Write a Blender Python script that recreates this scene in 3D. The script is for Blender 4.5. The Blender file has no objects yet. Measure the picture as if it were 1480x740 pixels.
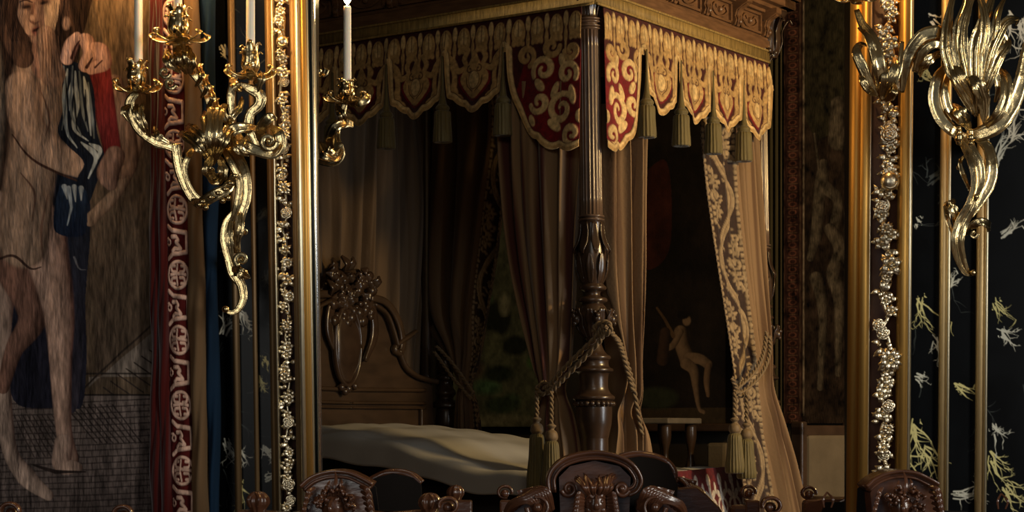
import bpy, math, random
import numpy as np
from mathutils import Vector
random.seed(7); RNG = np.random.RandomState(11)
PI = math.pi
# ------------------------------------------------------------------ camera, light, exposure
F, CX, HY, CZ = 2700.0, 740.0, 620.0, 1.2          # focal length and horizon in pixels of the 1480x740 frame, eye height
scene = bpy.context.scene
COL = scene.collection
cam = bpy.data.cameras.new('camera'); camo = bpy.data.objects.new('camera', cam); COL.objects.link(camo)
camo.location = (0, 0, CZ); camo.rotation_euler = (PI/2, 0, 0)
cam.sensor_width = 36; cam.lens = F/1480*36; cam.shift_y = (HY-370)/1480; cam.clip_end = 60
scene.camera = camo
scene.view_settings.view_transform = 'Standard'; scene.view_settings.look = 'None'
scene.view_settings.gamma = 1; scene.view_settings.use_curve_mapping = False
scene.view_settings.exposure = 0.0
w = bpy.data.worlds.new('world'); scene.world = w; w.use_nodes = True
w.node_tree.nodes['Background'].inputs[0].default_value = (0.75, 0.85, 1.0, 1)
w.node_tree.nodes['Background'].inputs[1].default_value = 0.16
def area(name, loc, to, size, sy, power, col):
    l = bpy.data.lights.new(name, 'AREA'); l.shape = 'RECTANGLE'; l.size = size; l.size_y = sy; l.energy = power; l.color = col
    o = bpy.data.objects.new(name, l); COL.objects.link(o); o.location = loc
    o.rotation_euler = (Vector(to)-Vector(loc)).to_track_quat('-Z', 'Y').to_euler(); return o
def lamp(name, loc, power, col, r=0.02):
    l = bpy.data.lights.new(name, 'POINT'); l.energy = power; l.color = col; l.shadow_soft_size = r
    o = bpy.data.objects.new(name, l); COL.objects.link(o); o.location = loc; return o
area('daylight_front_window', (2.9, 0.6, 2.0), (-0.5, 3.7, 1.5), 0.7, 2.0, 74, (1.0, 0.95, 0.86))
area('rear_fill', (-1.3, -1.9, 2.1), (-0.5, 3.6, 1.5), 1.1, 2.2, 30, (1.0, 0.96, 0.88))  # unseen fill behind the camera, added to brighten the left gilt frame
area('daylight_bed_window', (4.3, 6.2, 1.7), (0.2, 9.0, 1.3), 1.0, 1.9, 58, (0.90, 0.96, 1.0))
area('bed_side_fill', (0.4, 4.3, 3.6), (-0.4, 9.2, 1.1), 1.2, 0.8, 11, (1.0, 0.93, 0.80))  # unseen fill lamp, added to light the long side of the bed
lamp('chandelier_glow', (3.7, 7.0, 3.0), 380, (1.0, 0.66, 0.26), 0.15)

# ------------------------------------------------------------------ helpers
def P(px, py, D): return Vector(((px-CX)/F*D, D, CZ+(HY-py)/F*D))
def srgb(r, g, b): return tuple((c/255/12.92 if c/255 <= 0.04045 else ((c/255+0.055)/1.055)**2.4) for c in (r, g, b))
class MB:
    def __init__(s): s.v = []; s.f = []
    def add(s, v, f):
        k = len(s.v); s.v.extend([tuple(p) for p in v]); s.f.extend([tuple(i+k for i in q) for q in f])
    def build(s, name, m, parent=None, smooth=True, bevel=0):
        me = bpy.data.meshes.new(name); me.from_pydata(s.v, [], s.f); me.validate(); me.materials.append(m)
        if smooth: me.shade_smooth()
        o = bpy.data.objects.new(name, me); COL.objects.link(o)
        if parent is not None:
            o.parent = parent
            me.transform(__import__('mathutils').Matrix.Translation(-Vector(ORIG.get(parent.name, (0, 0, 0)))))
            ORIG[o.name] = ORIG.get(parent.name, (0, 0, 0))
        if bevel:
            b = o.modifiers.new('b', 'BEVEL'); b.width = bevel; b.segments = 2; b.limit_method = 'ANGLE'
        return o
ORIG = {}      # world position of each thing's base, so that parts are stored relative to it
def thing(name, label, cat, base, group=None):
    o = bpy.data.objects.new(name, None); COL.objects.link(o); o.location = base; ORIG[o.name] = tuple(base)
    o.empty_display_size = 0.05; o['label'] = label; o['category'] = cat
    if group: o['group'] = group
    return o
def tag(o, label, cat, group=None):
    o['label'] = label; o['category'] = cat
    if group: o['group'] = group
    return o
def struct(o): o['kind'] = 'structure'; return o
def copy_thing(o, loc=None, rotz=None, label=None, group=None, parent=None):
    c = o.copy(); COL.objects.link(c)
    if parent is not None: c.parent = parent
    if loc is not None: c.location = loc
    if rotz is not None: c.rotation_euler.z = rotz
    if label: c['label'] = label
    if group: c['group'] = group
    for ch in list(o.children): copy_thing(ch, parent=c)
    return c
def box(mb, a, b):
    (x0, y0, z0), (x1, y1, z1) = a, b
    v = [(x0,y0,z0),(x1,y0,z0),(x1,y1,z0),(x0,y1,z0),(x0,y0,z1),(x1,y0,z1),(x1,y1,z1),(x0,y1,z1)]
    mb.add(v, [(0,3,2,1),(4,5,6,7),(0,1,5,4),(1,2,6,5),(2,3,7,6),(3,0,4,7)])
def hexa(mb, c):   # eight corners, bottom ring then top ring
    mb.add(c, [(0,3,2,1),(4,5,6,7),(0,1,5,4),(1,2,6,5),(2,3,7,6),(3,0,4,7)])
def catmull(pts, n):
    p = np.array(pts, float); N = len(p)
    if N == 2:
        t = np.linspace(0, 1, n)[:, None]; return p[0]*(1-t)+p[1]*t
    q = np.vstack([2*p[0]-p[1], p, 2*p[-1]-p[-2]]); out = []
    for tt in np.linspace(0, N-1-1e-9, n):
        i = int(tt); u = tt-i; a, b, c, d = q[i], q[i+1], q[i+2], q[i+3]
        out.append(0.5*((2*b)+(-a+c)*u+(2*a-5*b+4*c-d)*u*u+(-a+3*b-3*c+d)*u**3))
    return np.array(out)
def norm(a): return a/np.maximum(np.linalg.norm(a, axis=-1, keepdims=True), 1e-9)
def sweep(mb, pts, w, t=None, face=(0, -1, 0), M=None, n=14, ribs=0, amp=0.0, lobes=0, lobeamp=0.0, twist=0.0):
    """a strap of half-width w and half-thickness t swept along pts; ribs run along its face, lobes notch its edges"""
    pts = [tuple(p) for p in pts]
    M = M or max(8, len(pts)*5)
    c = catmull(pts, M)
    w = np.atleast_1d(np.array(w, float)); W = np.interp(np.linspace(0, 1, M), np.linspace(0, 1, len(w)), w)
    if t is None: T = W.copy()
    else:
        t = np.atleast_1d(np.array(t, float)); T = np.interp(np.linspace(0, 1, M), np.linspace(0, 1, len(t)), t)
    tan = norm(np.gradient(c, axis=0)); f = np.array(face, float)
    if np.abs(tan@f).max() > 0.97: f = norm(f+np.array([0.3, 0, 0.25]))
    s = norm(np.cross(tan, f)); nn = norm(np.cross(s, tan))
    if lobes: W = W*(1-lobeamp*(1-np.abs(np.sin(np.linspace(0, lobes*PI, M)))))
    th = np.linspace(0, 2*PI, n, endpoint=False); cs, sn = np.cos(th), np.sin(th)
    prof = np.abs(sn)**0.8*np.sign(sn)
    if ribs: prof = np.where(sn > 0.0, prof*(1-amp+amp*np.cos(ribs*PI*cs)), prof)
    if twist:
        a = np.linspace(0, twist, M)[:, None]
        s, nn = s*np.cos(a)+nn*np.sin(a), nn*np.cos(a)-s*np.sin(a)
    V = c[:, None, :]+s[:, None, :]*(W[:, None]*cs[None, :])[..., None]+nn[:, None, :]*(T[:, None]*prof[None, :])[..., None]
    k = len(mb.v); mb.v.extend(map(tuple, V.reshape(-1, 3)))
    for i in range(M-1):
        for j in range(n):
            j2 = (j+1) % n; mb.f.append((k+i*n+j, k+i*n+j2, k+(i+1)*n+j2, k+(i+1)*n+j))
    mb.f.append(tuple(k+j for j in range(n))[::-1]); mb.f.append(tuple(k+(M-1)*n+j for j in range(n)))
def tube(mb, pts, r, n=10, M=None, twist=0, lobes=0): sweep(mb, pts, r, None, M=M, n=n)
def rope(mb, pts, r, M=None, turns=None):
    """two strands laid round one another"""
    c = catmull([tuple(p) for p in pts], M or 70); tan = norm(np.gradient(c, axis=0)); f = np.array([0.1, -1, 0.05])
    s = norm(np.cross(tan, f)); nn = np.cross(s, tan); L = np.linalg.norm(np.diff(c, axis=0), axis=1).sum()
    a = np.linspace(0, (turns or L/(r*5.0))*2*PI, len(c))[:, None]
    for ph in (0, PI):
        q = c+(s*np.cos(a+ph)+nn*np.sin(a+ph))*r*0.52
        sweep(mb, q, [r*0.6], None, M=len(c), n=7)
def lathe(mb, c, prof, n=28, mod=None, lean=0.0, squash=1.0):
    """prof: list of (r, z) from below up or top down about the axis at c (z absolute). mod(theta, z, r) -> r"""
    k = len(mb.v); m = len(prof)
    for (r, z) in prof:
        for j in range(n):
            th = 2*PI*j/n; rr = mod(th, z, r) if mod else r
            mb.v.append((c[0]+rr*math.cos(th)+lean*(z-c[2]), c[1]+rr*math.sin(th)*squash, z))
    for i in range(m-1):
        for j in range(n):
            j2 = (j+1) % n; mb.f.append((k+i*n+j, k+i*n+j2, k+(i+1)*n+j2, k+(i+1)*n+j))
    mb.f.append(tuple(k+j for j in range(n))); mb.f.append(tuple(k+(m-1)*n+j for j in range(n))[::-1])
def smooth_prof(p, per=4):
    return [tuple(q) for q in catmull(p, (len(p)-1)*per+1)]
def ball(mb, c, r, n=12, m=8, sc=(1, 1, 1), bump=0, k0=5):
    k = len(mb.v)
    for i in range(m+1):
        ph = PI*i/m
        for j in range(n):
            th = 2*PI*j/n; rr = r*(1+bump*math.cos(k0*th)*math.sin(ph))
            mb.v.append((c[0]+rr*sc[0]*math.sin(ph)*math.cos(th), c[1]+rr*sc[1]*math.sin(ph)*math.sin(th), c[2]+rr*sc[2]*math.cos(ph)))
    for i in range(m):
        for j in range(n):
            j2 = (j+1) % n; mb.f.append((k+i*n+j, k+(i+1)*n+j, k+(i+1)*n+j2, k+i*n+j2))
def extrude_poly(mb, pts2, fn, d0, d1):
    """closed outline of (a, b) points, fn(a, b, depth) -> 3D, filled front and back"""
    n = len(pts2); k = len(mb.v)
    for d in (d0, d1):
        for a, b in pts2: mb.v.append(tuple(fn(a, b, d)))
    mb.f.append(tuple(k+i for i in range(n))); mb.f.append(tuple(k+n+i for i in range(n))[::-1])
    for i in range(n):
        j = (i+1) % n; mb.f.append((k+i, k+n+i, k+n+j, k+j))
def spiral(c, r0, r1, a0, turns, n=14, D=3.5, dy=0.0, sgn=1):
    """points (as P) of a volute about pixel centre c from radius r0 to r1"""
    out = []
    for i in range(n):
        t = i/(n-1); r = r0+(r1-r0)*t; a = a0+sgn*turns*2*PI*t
        out.append(P(c[0]+r*math.cos(a), c[1]+r*math.sin(a), D-dy*(1-t)-0.012*t))
    return out

# ------------------------------------------------------------------ materials
def mat(name, col, rough=0.5, metal=0.0, spec=0.5, bump=0.0, bscale=40, bdet=4, attr=None, var=0.0, vscale=8, col2=None, stretch=None, coat=0.0, sheen=0.0, sss=0.0, emit=None, estr=0):
    m = bpy.data.materials.new(name); m.use_nodes = True; nt = m.node_tree; N = nt.nodes; L = nt.links
    b = N['Principled BSDF']; b.inputs['Roughness'].default_value = rough; b.inputs['Metallic'].default_value = metal
    b.inputs['Specular IOR Level'].default_value = spec; b.inputs['Coat Weight'].default_value = coat
    b.inputs['Coat Roughness'].default_value = 0.15; b.inputs['Sheen Weight'].default_value = sheen
    if sss: b.inputs['Subsurface Weight'].default_value = sss; b.inputs['Subsurface Radius'].default_value = (0.02, 0.01, 0.004)
    b.inputs['Base Color'].default_value = (*col, 1)
    tc = N.new('ShaderNodeTexCoord'); src = tc.outputs['Object']
    if stretch:
        mp = N.new('ShaderNodeMapping'); mp.inputs['Scale'].default_value = stretch; L.new(src, mp.inputs[0]); src = mp.outputs[0]
    base = None
    if attr:
        a = N.new('ShaderNodeVertexColor'); a.layer_name = attr; base = a.outputs['Color']; L.new(base, b.inputs['Base Color'])
    if var or col2:
        n = N.new('ShaderNodeTexNoise'); n.inputs['Scale'].default_value = vscale; n.inputs['Detail'].default_value = 6; L.new(src, n.inputs['Vector'])
        r = N.new('ShaderNodeValToRGB'); r.color_ramp.elements[0].position = 0.35; r.color_ramp.elements[1].position = 0.68; L.new(n.outputs[0], r.inputs[0])
        mx = N.new('ShaderNodeMix'); mx.data_type = 'RGBA'; L.new(r.outputs[0], mx.inputs[0])
        c2 = col2 or tuple(c*(1-var) for c in col)
        mx.inputs[6].default_value = (*c2, 1); mx.inputs[7].default_value = (*col, 1)
        if base is not None:
            mx.blend_type = 'MULTIPLY'; mx.inputs[0].default_value = 1
            for l in list(mx.inputs[0].links): L.remove(l)
            L.new(base, mx.inputs[6]); rr = N.new('ShaderNodeMapRange'); rr.inputs[3].default_value = 1-var; rr.inputs[4].default_value = 1+var*0.3
            L.new(n.outputs[0], rr.inputs[0]); L.new(rr.outputs[0], mx.inputs[7])
        L.new(mx.outputs[2], b.inputs['Base Color'])
    if bump:
        n2 = N.new('ShaderNodeTexNoise'); n2.inputs['Scale'].default_value = bscale; n2.inputs['Detail'].default_value = bdet; L.new(src, n2.inputs['Vector'])
        bp = N.new('ShaderNodeBump'); bp.inputs['Strength'].default_value = bump; bp.inputs['Distance'].default_value = 0.004
        L.new(n2.outputs[0], bp.inputs['Height']); L.new(bp.outputs[0], b.inputs['Normal'])
    if emit: b.inputs['Emission Color'].default_value = (*emit, 1); b.inputs['Emission Strength'].default_value = estr
    return m
M = {}
M['brass'] = mat('gilt_bronze', (0.82, 0.62, 0.31), 0.23, 1.0, bump=0.35, bscale=70, var=0.45, vscale=22)
M['gilt'] = mat('gilded_moulding', (0.66, 0.38, 0.10), 0.50, 0.9, bump=0.15, bscale=30, var=0.25, vscale=6, stretch=(1, 1, 0.15))
M['giltlight'] = mat('light_gilt_batten', (0.80, 0.58, 0.28), 0.5, 0.85, bump=0.15, bscale=30, var=0.2, vscale=6)
M['giltpale'] = mat('pale_gilding', (0.93, 0.84, 0.60), 0.42, 1.0, bump=0.1, bscale=30)
M['giltbrown'] = mat('worn_gilding', (0.26, 0.16, 0.07), 0.5, 0.5, bump=0.2, bscale=40, var=0.4, vscale=14, stretch=(1, 1, 0.2))
M['carved'] = mat('carved_gilt_wood', (0.86, 0.74, 0.52), 0.30, 1.0, bump=0.3, bscale=120, var=0.2, vscale=60)
M['channel'] = mat('dark_red_channel', (0.05, 0.018, 0.012), 0.6, bump=0.2, bscale=50)
M['mirroredge'] = mat('mirror_bevel', (0.90, 0.93, 0.95), 0.25, 1.0)
M['darkline'] = mat('dark_rebate', (0.01, 0.015, 0.018), 0.3)
M['marble'] = mat('black_veined_marble', (1, 1, 1), 0.25, spec=0.07, attr='Col')
M['stone'] = mat('black_stone_facing', (0.004, 0.005, 0.006), 0.3, spec=0.1, var=0.5, vscale=5, bump=0.05)
M['tapestry'] = mat('woven_tapestry', (1, 1, 1), 0.95, spec=0.1, attr='Col', bump=0.9, bscale=90, stretch=(1.6, 1, 0.35), bdet=3)
M['velvet'] = mat('red_selvedge', srgb(76, 15, 10), 0.9, spec=0.1, sheen=0.3, bump=0.5, bscale=60, stretch=(1, 1, 0.2), var=0.3)
M['tan'] = mat('tan_lining', srgb(112, 88, 62), 0.9, spec=0.1, bump=0.5, bscale=60, stretch=(1, 1, 0.1), var=0.3, vscale=14)
M['blue'] = mat('blue_edging', srgb(22, 44, 66), 0.85, spec=0.1, bump=0.4, bscale=60, stretch=(1, 1, 0.15), var=0.4, vscale=10)
M['wax'] = mat('candle_wax', (0.93, 0.85, 0.68), 0.4, sss=0.4)
M['flame'] = mat('flame', (1, 0.8, 0.4), 0.5, emit=(1.0, 0.72, 0.30), estr=60)
M['wick'] = mat('wick', (0.01, 0.01, 0.01), 0.9)
M['walnut'] = mat('polished_walnut', (0.105, 0.040, 0.019), 0.24, spec=0.6, coat=0.25, bump=0.25, bscale=40, var=0.4, vscale=12, stretch=(1, 1, 3))
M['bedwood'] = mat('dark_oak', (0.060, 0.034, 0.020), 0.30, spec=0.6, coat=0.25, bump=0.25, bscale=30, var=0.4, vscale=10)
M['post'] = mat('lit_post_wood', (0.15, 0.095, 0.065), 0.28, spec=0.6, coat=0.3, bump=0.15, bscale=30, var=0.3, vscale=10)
M['headwood'] = mat('brown_headboard_wood', (0.066, 0.038, 0.020), 0.40, spec=0.5, coat=0.2, bump=0.2, bscale=12, var=0.4, vscale=5, stretch=(1, 1, 3))
M['mattress'] = mat('dark_ticking', (0.02, 0.014, 0.011), 0.9)
M['tabletop'] = mat('worn_table_wood', (0.22, 0.18, 0.13), 0.45, bump=0.2, bscale=20, var=0.3)
M['cornice'] = mat('brown_cornice_wood', (0.20, 0.10, 0.045), 0.45, bump=0.3, bscale=18, var=0.4, vscale=9, stretch=(1, 1, 5))
M['valance'] = mat('embroidered_velvet', (1, 1, 1), 0.75, spec=0.25, attr='Col', sheen=0.2, bump=0.5, bscale=160)
M['curtain'] = mat('embroidered_curtain', (1, 1, 1), 0.7, spec=0.25, attr='Col', sheen=0.25, bump=0.35, bscale=70)
M['galloon'] = mat('gold_galloon', srgb(176, 146, 84), 0.6, spec=0.4, bump=0.7, bscale=120, var=0.5, vscale=30, stretch=(3, 3, 0.4))
M['tassel'] = mat('green_gold_silk', srgb(112, 98, 52), 0.55, spec=0.4, sheen=0.3, bump=0.6, bscale=150, stretch=(2, 2, 0.1), var=0.3, vscale=40)
M['rope'] = mat('silk_rope', srgb(120, 98, 66), 0.6, sheen=0.2, bump=0.3, bscale=90)
M['linen'] = mat('grey_bed_linen', srgb(190, 188, 182), 0.85, spec=0.2, bump=0.5, bscale=9, var=0.12, vscale=4)
M['plaster'] = mat('dark_wall_paper', (0.035, 0.027, 0.018), 0.9, spec=0.2, bump=0.2, bscale=12, var=0.5, vscale=3)
M['floor'] = mat('parquet', (0.10, 0.055, 0.03), 0.4, bump=0.2, bscale=10, var=0.4, vscale=6)
M['ceiling'] = mat('ceiling_plaster', (0.10, 0.085, 0.065), 0.9, bump=0.2, bscale=10)
M['canvas'] = mat('painted_canvas', (1, 1, 1), 0.6, spec=0.3, attr='Col', bump=0.3, bscale=70)
M['olive'] = mat('olive_door_hanging', srgb(74, 66, 44), 0.9, spec=0.1, bump=0.4, bscale=20, stretch=(1, 1, 0.2), var=0.4)
M['backshade'] = mat('black_back_shade', (0.008, 0.006, 0.005), 0.8, spec=0.15)  # black colour standing in for shade on the chair backs
M['chaircloth'] = mat('faded_upholstery', srgb(104, 92, 74), 0.9, spec=0.1, bump=0.4, bscale=80, var=0.2)

# ------------------------------------------------------------------ a raster for woven and painted patterns, laid onto grids as vertex colours
class Paint:
    def __init__(s, x0, y0, x1, y1, res, bg):
        s.x0, s.y0, s.res = x0, y0, res; s.W = int((x1-x0)*res)+2; s.H = int((y1-y0)*res)+2
        s.c = np.zeros((s.H, s.W, 3)); s.c[:] = bg; s.h = np.zeros((s.H, s.W))
        s.X, s.Y = np.meshgrid(x0+np.arange(s.W)/res, y0+np.arange(s.H)/res)
    def _win(s, xa, ya, xb, yb):
        i0 = max(0, int((ya-s.y0)*s.res)-2); i1 = min(s.H, int((yb-s.y0)*s.res)+3)
        j0 = max(0, int((xa-s.x0)*s.res)-2); j1 = min(s.W, int((xb-s.x0)*s.res)+3)
        return None if i0 >= i1 or j0 >= j1 else (slice(i0, i1), slice(j0, j1))
    def _put(s, wn, a, col, h):
        col = np.asarray(col, float)
        s.c[wn] = s.c[wn]*(1-a[..., None])+col*a[..., None]
        if h is not None: s.h[wn] = s.h[wn]*(1-a)+h*a
    def stroke(s, pts, wd, col, h=None, sm=0):
        p = catmull(pts, sm) if sm else np.array(pts, float); wd = np.interp(np.linspace(0, 1, len(p)), np.linspace(0, 1, len(np.atleast_1d(wd))), np.atleast_1d(wd))
        m = wd.max()+2/s.res; wn = s._win(p[:, 0].min()-m, p[:, 1].min()-m, p[:, 0].max()+m, p[:, 1].max()+m)
        if wn is None: return
        X, Y = s.X[wn], s.Y[wn]; best = np.full(X.shape, 1e9)
        for i in range(len(p)-1):
            a, b = p[i], p[i+1]; d = b-a; L = max(d@d, 1e-12); t = np.clip(((X-a[0])*d[0]+(Y-a[1])*d[1])/L, 0, 1)
            dd = np.hypot(X-a[0]-t*d[0], Y-a[1]-t*d[1])-(wd[i]*(1-t)+wd[i+1]*t); best = np.minimum(best, dd)
        s._put(wn, np.clip(0.5-best*s.res, 0, 1), col, h)
    def ell(s, cx, cy, rx, ry, col, h=None, rot=0, ring=0, soft=1.0):
        m = max(rx, ry)+2/s.res; wn = s._win(cx-m, cy-m, cx+m, cy+m)
        if wn is None: return
        X, Y = s.X[wn]-cx, s.Y[wn]-cy; c, q = math.cos(rot), math.sin(rot); u, v = (X*c+Y*q)/rx, (-X*q+Y*c)/ry
        d = (np.hypot(u, v)-1)*min(rx, ry)
        if ring: d = np.abs(d+ring/2)-ring/2
        s._put(wn, np.clip(0.5-d*s.res/soft, 0, 1), col, h)
    def poly(s, pts, col, h=None, col2=None, sm=0, soft=0):
        p = catmull(list(pts)+[pts[0]], sm)[:-1] if sm else np.array(pts, float)
        wn = s._win(p[:, 0].min(), p[:, 1].min(), p[:, 0].max(), p[:, 1].max())
        if wn is None: return
        X, Y = s.X[wn], s.Y[wn]; ins = np.zeros(X.shape, bool); n = len(p)
        for i in range(n):
            (xa, ya), (xb, yb) = p[i], p[(i+1) % n]
            if ya == yb: continue
            cnd = ((Y < ya) != (Y < yb)); ins ^= cnd & (X < (xb-xa)*(Y-ya)/(yb-ya)+xa)
        col = np.asarray(col, float)
        if col2 is not None:
            t = ((Y-p[:, 1].min())/max(1e-9, np.ptp(p[:, 1])))[..., None]; col = col*(1-t)+np.asarray(col2)*t
        s._put(wn, ins.astype(float), col, h)
    def limb(s, pts, rad, lit, dark, sm=24, side=-0.35, core=None):
        """a rounded modelled limb: paint from lit middle to dark edges"""
        p = catmull(pts, sm); r = np.interp(np.linspace(0, 1, sm), np.linspace(0, 1, len(rad)), rad); m = r.max()+3
        wn = s._win(p[:, 0].min()-m, p[:, 1].min()-m, p[:, 0].max()+m, p[:, 1].max()+m)
        if wn is None: return
        X, Y = s.X[wn], s.Y[wn]; best = np.full(X.shape, 1e9); bu = np.zeros(X.shape)
        for i in range(sm-1):
            a, b = p[i], p[i+1]; d = b-a; L = max(d@d, 1e-12); t = np.clip(((X-a[0])*d[0]+(Y-a[1])*d[1])/L, 0, 1)
            qx, qy = X-a[0]-t*d[0], Y-a[1]-t*d[1]; rr = r[i]*(1-t)+r[i+1]*t; q = np.hypot(qx, qy)/rr
            up = q < best; best = np.where(up, q, best); bu = np.where(up, qx/rr, bu)
        sh = np.clip(1.05-np.abs(bu-side)**1.6*0.75, 0, 1)*np.clip(1.35-best**3*0.8, 0.2, 1)
        sh = np.clip(sh, 0, 1)[..., None]; col = np.asarray(dark)*(1-sh)+np.asarray(lit)*sh
        a = np.clip((1-best)*8, 0, 1)
        s.c[wn] = s.c[wn]*(1-a[..., None])+col*a[..., None]
    def noise(s, sx, sy, amt, seed=1, oct=2, add=None):
        r = np.random.RandomState(seed); tot = np.zeros((s.H, s.W)); A = 1.0
        for o in range(oct):
            nx = int((s.W/s.res)/sx*2**o)+3; ny = int((s.H/s.res)/sy*2**o)+3; g = r.rand(ny, nx)*2-1
            u = np.linspace(0, nx-2.001, s.W)[None, :]+np.zeros((s.H, 1)); v = np.linspace(0, ny-2.001, s.H)[:, None]+np.zeros((1, s.W))
            i, j = v.astype(int), u.astype(int); fu, fv = u-j, v-i; fu = fu*fu*(3-2*fu); fv = fv*fv*(3-2*fv)
            tot += A*(g[i, j]*(1-fu)*(1-fv)+g[i, j+1]*fu*(1-fv)+g[i+1, j]*(1-fu)*fv+g[i+1, j+1]*fu*fv); A *= 0.6
        if add is not None: s.c += (tot*amt)[..., None]*np.asarray(add)
        else: s.c *= np.clip(1+tot*amt, 0.05, 4)[..., None]
        s.c = np.clip(s.c, 0, 1)
    def sample(s, x, y):
        u = np.clip((np.asarray(x)-s.x0)*s.res, 0, s.W-1.001); v = np.clip((np.asarray(y)-s.y0)*s.res, 0, s.H-1.001)
        j, i = u.astype(int), v.astype(int); fu, fv = (u-j), (v-i)
        def g(a):
            f1, f2 = (fu[..., None], fv[..., None]) if a.ndim == 3 else (fu, fv)
            return a[i, j]*(1-f1)*(1-f2)+a[i, j+1]*f1*(1-f2)+a[i+1, j]*(1-f1)*f2+a[i+1, j+1]*f1*f2
        return g(s.c), g(s.h)
def grid(name, V, C, m, parent=None, thick=0.0):
    """V (R, S, 3) positions, C (R, S, 3) linear colours -> one mesh with a colour attribute"""
    R, S = V.shape[:2]; me = bpy.data.meshes.new(name)
    V = V.reshape(-1, 3).copy(); base = ORIG.get(parent.name, (0, 0, 0)) if parent is not None else (0, 0, 0); V -= np.array(base)
    idx = np.arange(R*S).reshape(R, S)
    q = np.stack([idx[:-1, :-1], idx[1:, :-1], idx[1:, 1:], idx[:-1, 1:]], -1).reshape(-1, 4)
    me.vertices.add(len(V)); me.vertices.foreach_set('co', V.ravel().astype(np.float32))
    me.loops.add(q.size); me.loops.foreach_set('vertex_index', q.ravel().astype(np.int32))
    me.polygons.add(len(q)); me.polygons.foreach_set('loop_start', (np.arange(len(q))*4).astype(np.int32))
    me.update(); me.validate(); me.shade_smooth()
    if C is not None:
        ca = me.color_attributes.new('Col', 'FLOAT_COLOR', 'POINT')
        ca.data.foreach_set('color', np.concatenate([np.clip(C.reshape(-1, 3), 0, 1), np.ones((len(V), 1))], 1).ravel().astype(np.float32))
    me.materials.append(m); o = bpy.data.objects.new(name, me); COL.objects.link(o)
    if parent is not None: o.parent = parent; ORIG[o.name] = tuple(base)
    if thick:
        md = o.modifiers.new('s', 'SOLIDIFY'); md.thickness = thick; md.offset = 0
    return o
# ------------------------------------------------------------------ the room
WY = 3.70                       # face of the panelled wall that holds the tall opening standing in for the mirror
XL, XR = (452-CX)/F*WY, (1236-CX)/F*WY
mb = MB()
box(mb, (-3.2, WY, 0), (XL, WY+0.12, 4.2)); box(mb, (XR, WY, 0), (4.6, WY+0.12, 4.2))
box(mb, (XL, WY, 2.75), (XR, WY+0.12, 4.2)); box(mb, (XL, WY, 0), (XR, WY+0.12, 0.70))
struct(mb.build('wall_front', M['stone'], smooth=False))
mb = MB(); box(mb, (-6.5, -2.5, -0.1), (4.7, 15.5, 0)); struct(mb.build('floor', M['floor'], smooth=False))
mb = MB(); box(mb, (-6.5, -2.5, 4.2), (4.7, 15.5, 4.3)); struct(mb.build('ceiling', M['ceiling'], smooth=False))
# bed axes: the near foot post stands at B0, u runs along the bed to its head, v across its foot
D0 = 8.5; B0 = np.array([(853-CX)/F*D0, D0]); UD = np.array([-0.8161, 0.5778]); VD = np.array([0.5778, 0.8161])
def B(u, v, z): q = B0+u*UD+v*VD; return (q[0], q[1], z)
def hit(px, py, plane, val):
    """where the line of sight through a pixel meets the bed plane u=val or v=val: (other coordinate, z)"""
    k = (px-CX)/F
    if plane == 'v': b = B0+val*VD; d = UD
    else: b = B0+val*UD; d = VD
    s = (k*b[1]-b[0])/(d[0]-k*d[1]); y = b[1]+s*d[1]
    return s, CZ+(HY-py)/F*y
def hitP(px, py, plane, val):
    s, z = hit(px, py, plane, val); return B(s, val, z) if plane == 'v' else B(val, s, z)
FW, HWU = 3.0, 3.35             # far wall beyond the bed, wall behind the headboard
def slab(name, a, b, z0, z1, th, m):
    a, b = np.array(a), np.array(b); d = (b-a)/np.linalg.norm(b-a); n = np.array([-d[1], d[0]])*th
    mb = MB(); hexa(mb, [(*p, z) for z in (z0, z1) for p in (a, b, b+n, a+n)]); return struct(mb.build(name, m, smooth=False))
fw_a = B(-1.9, FW, 0)[:2]; fw_b = B(HWU, FW, 0)[:2]; hw_b = B(HWU, -1.7, 0)[:2]
slab('wall_far', fw_a, fw_b, 0, 4.2, -0.1, M['plaster'])
slab('wall_head', fw_b, hw_b, 0, 4.2, -0.1, M['plaster'])
mb = MB(); box(mb, (4.6, -2.5, 0), (4.7, 12, 4.2)); struct(mb.build('wall_right', M['plaster'], smooth=False))
mb = MB(); box(mb, (-3.3, -2.5, 0), (-3.2, 9.5, 4.2)); struct(mb.build('wall_left', M['plaster'], smooth=False))

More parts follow.
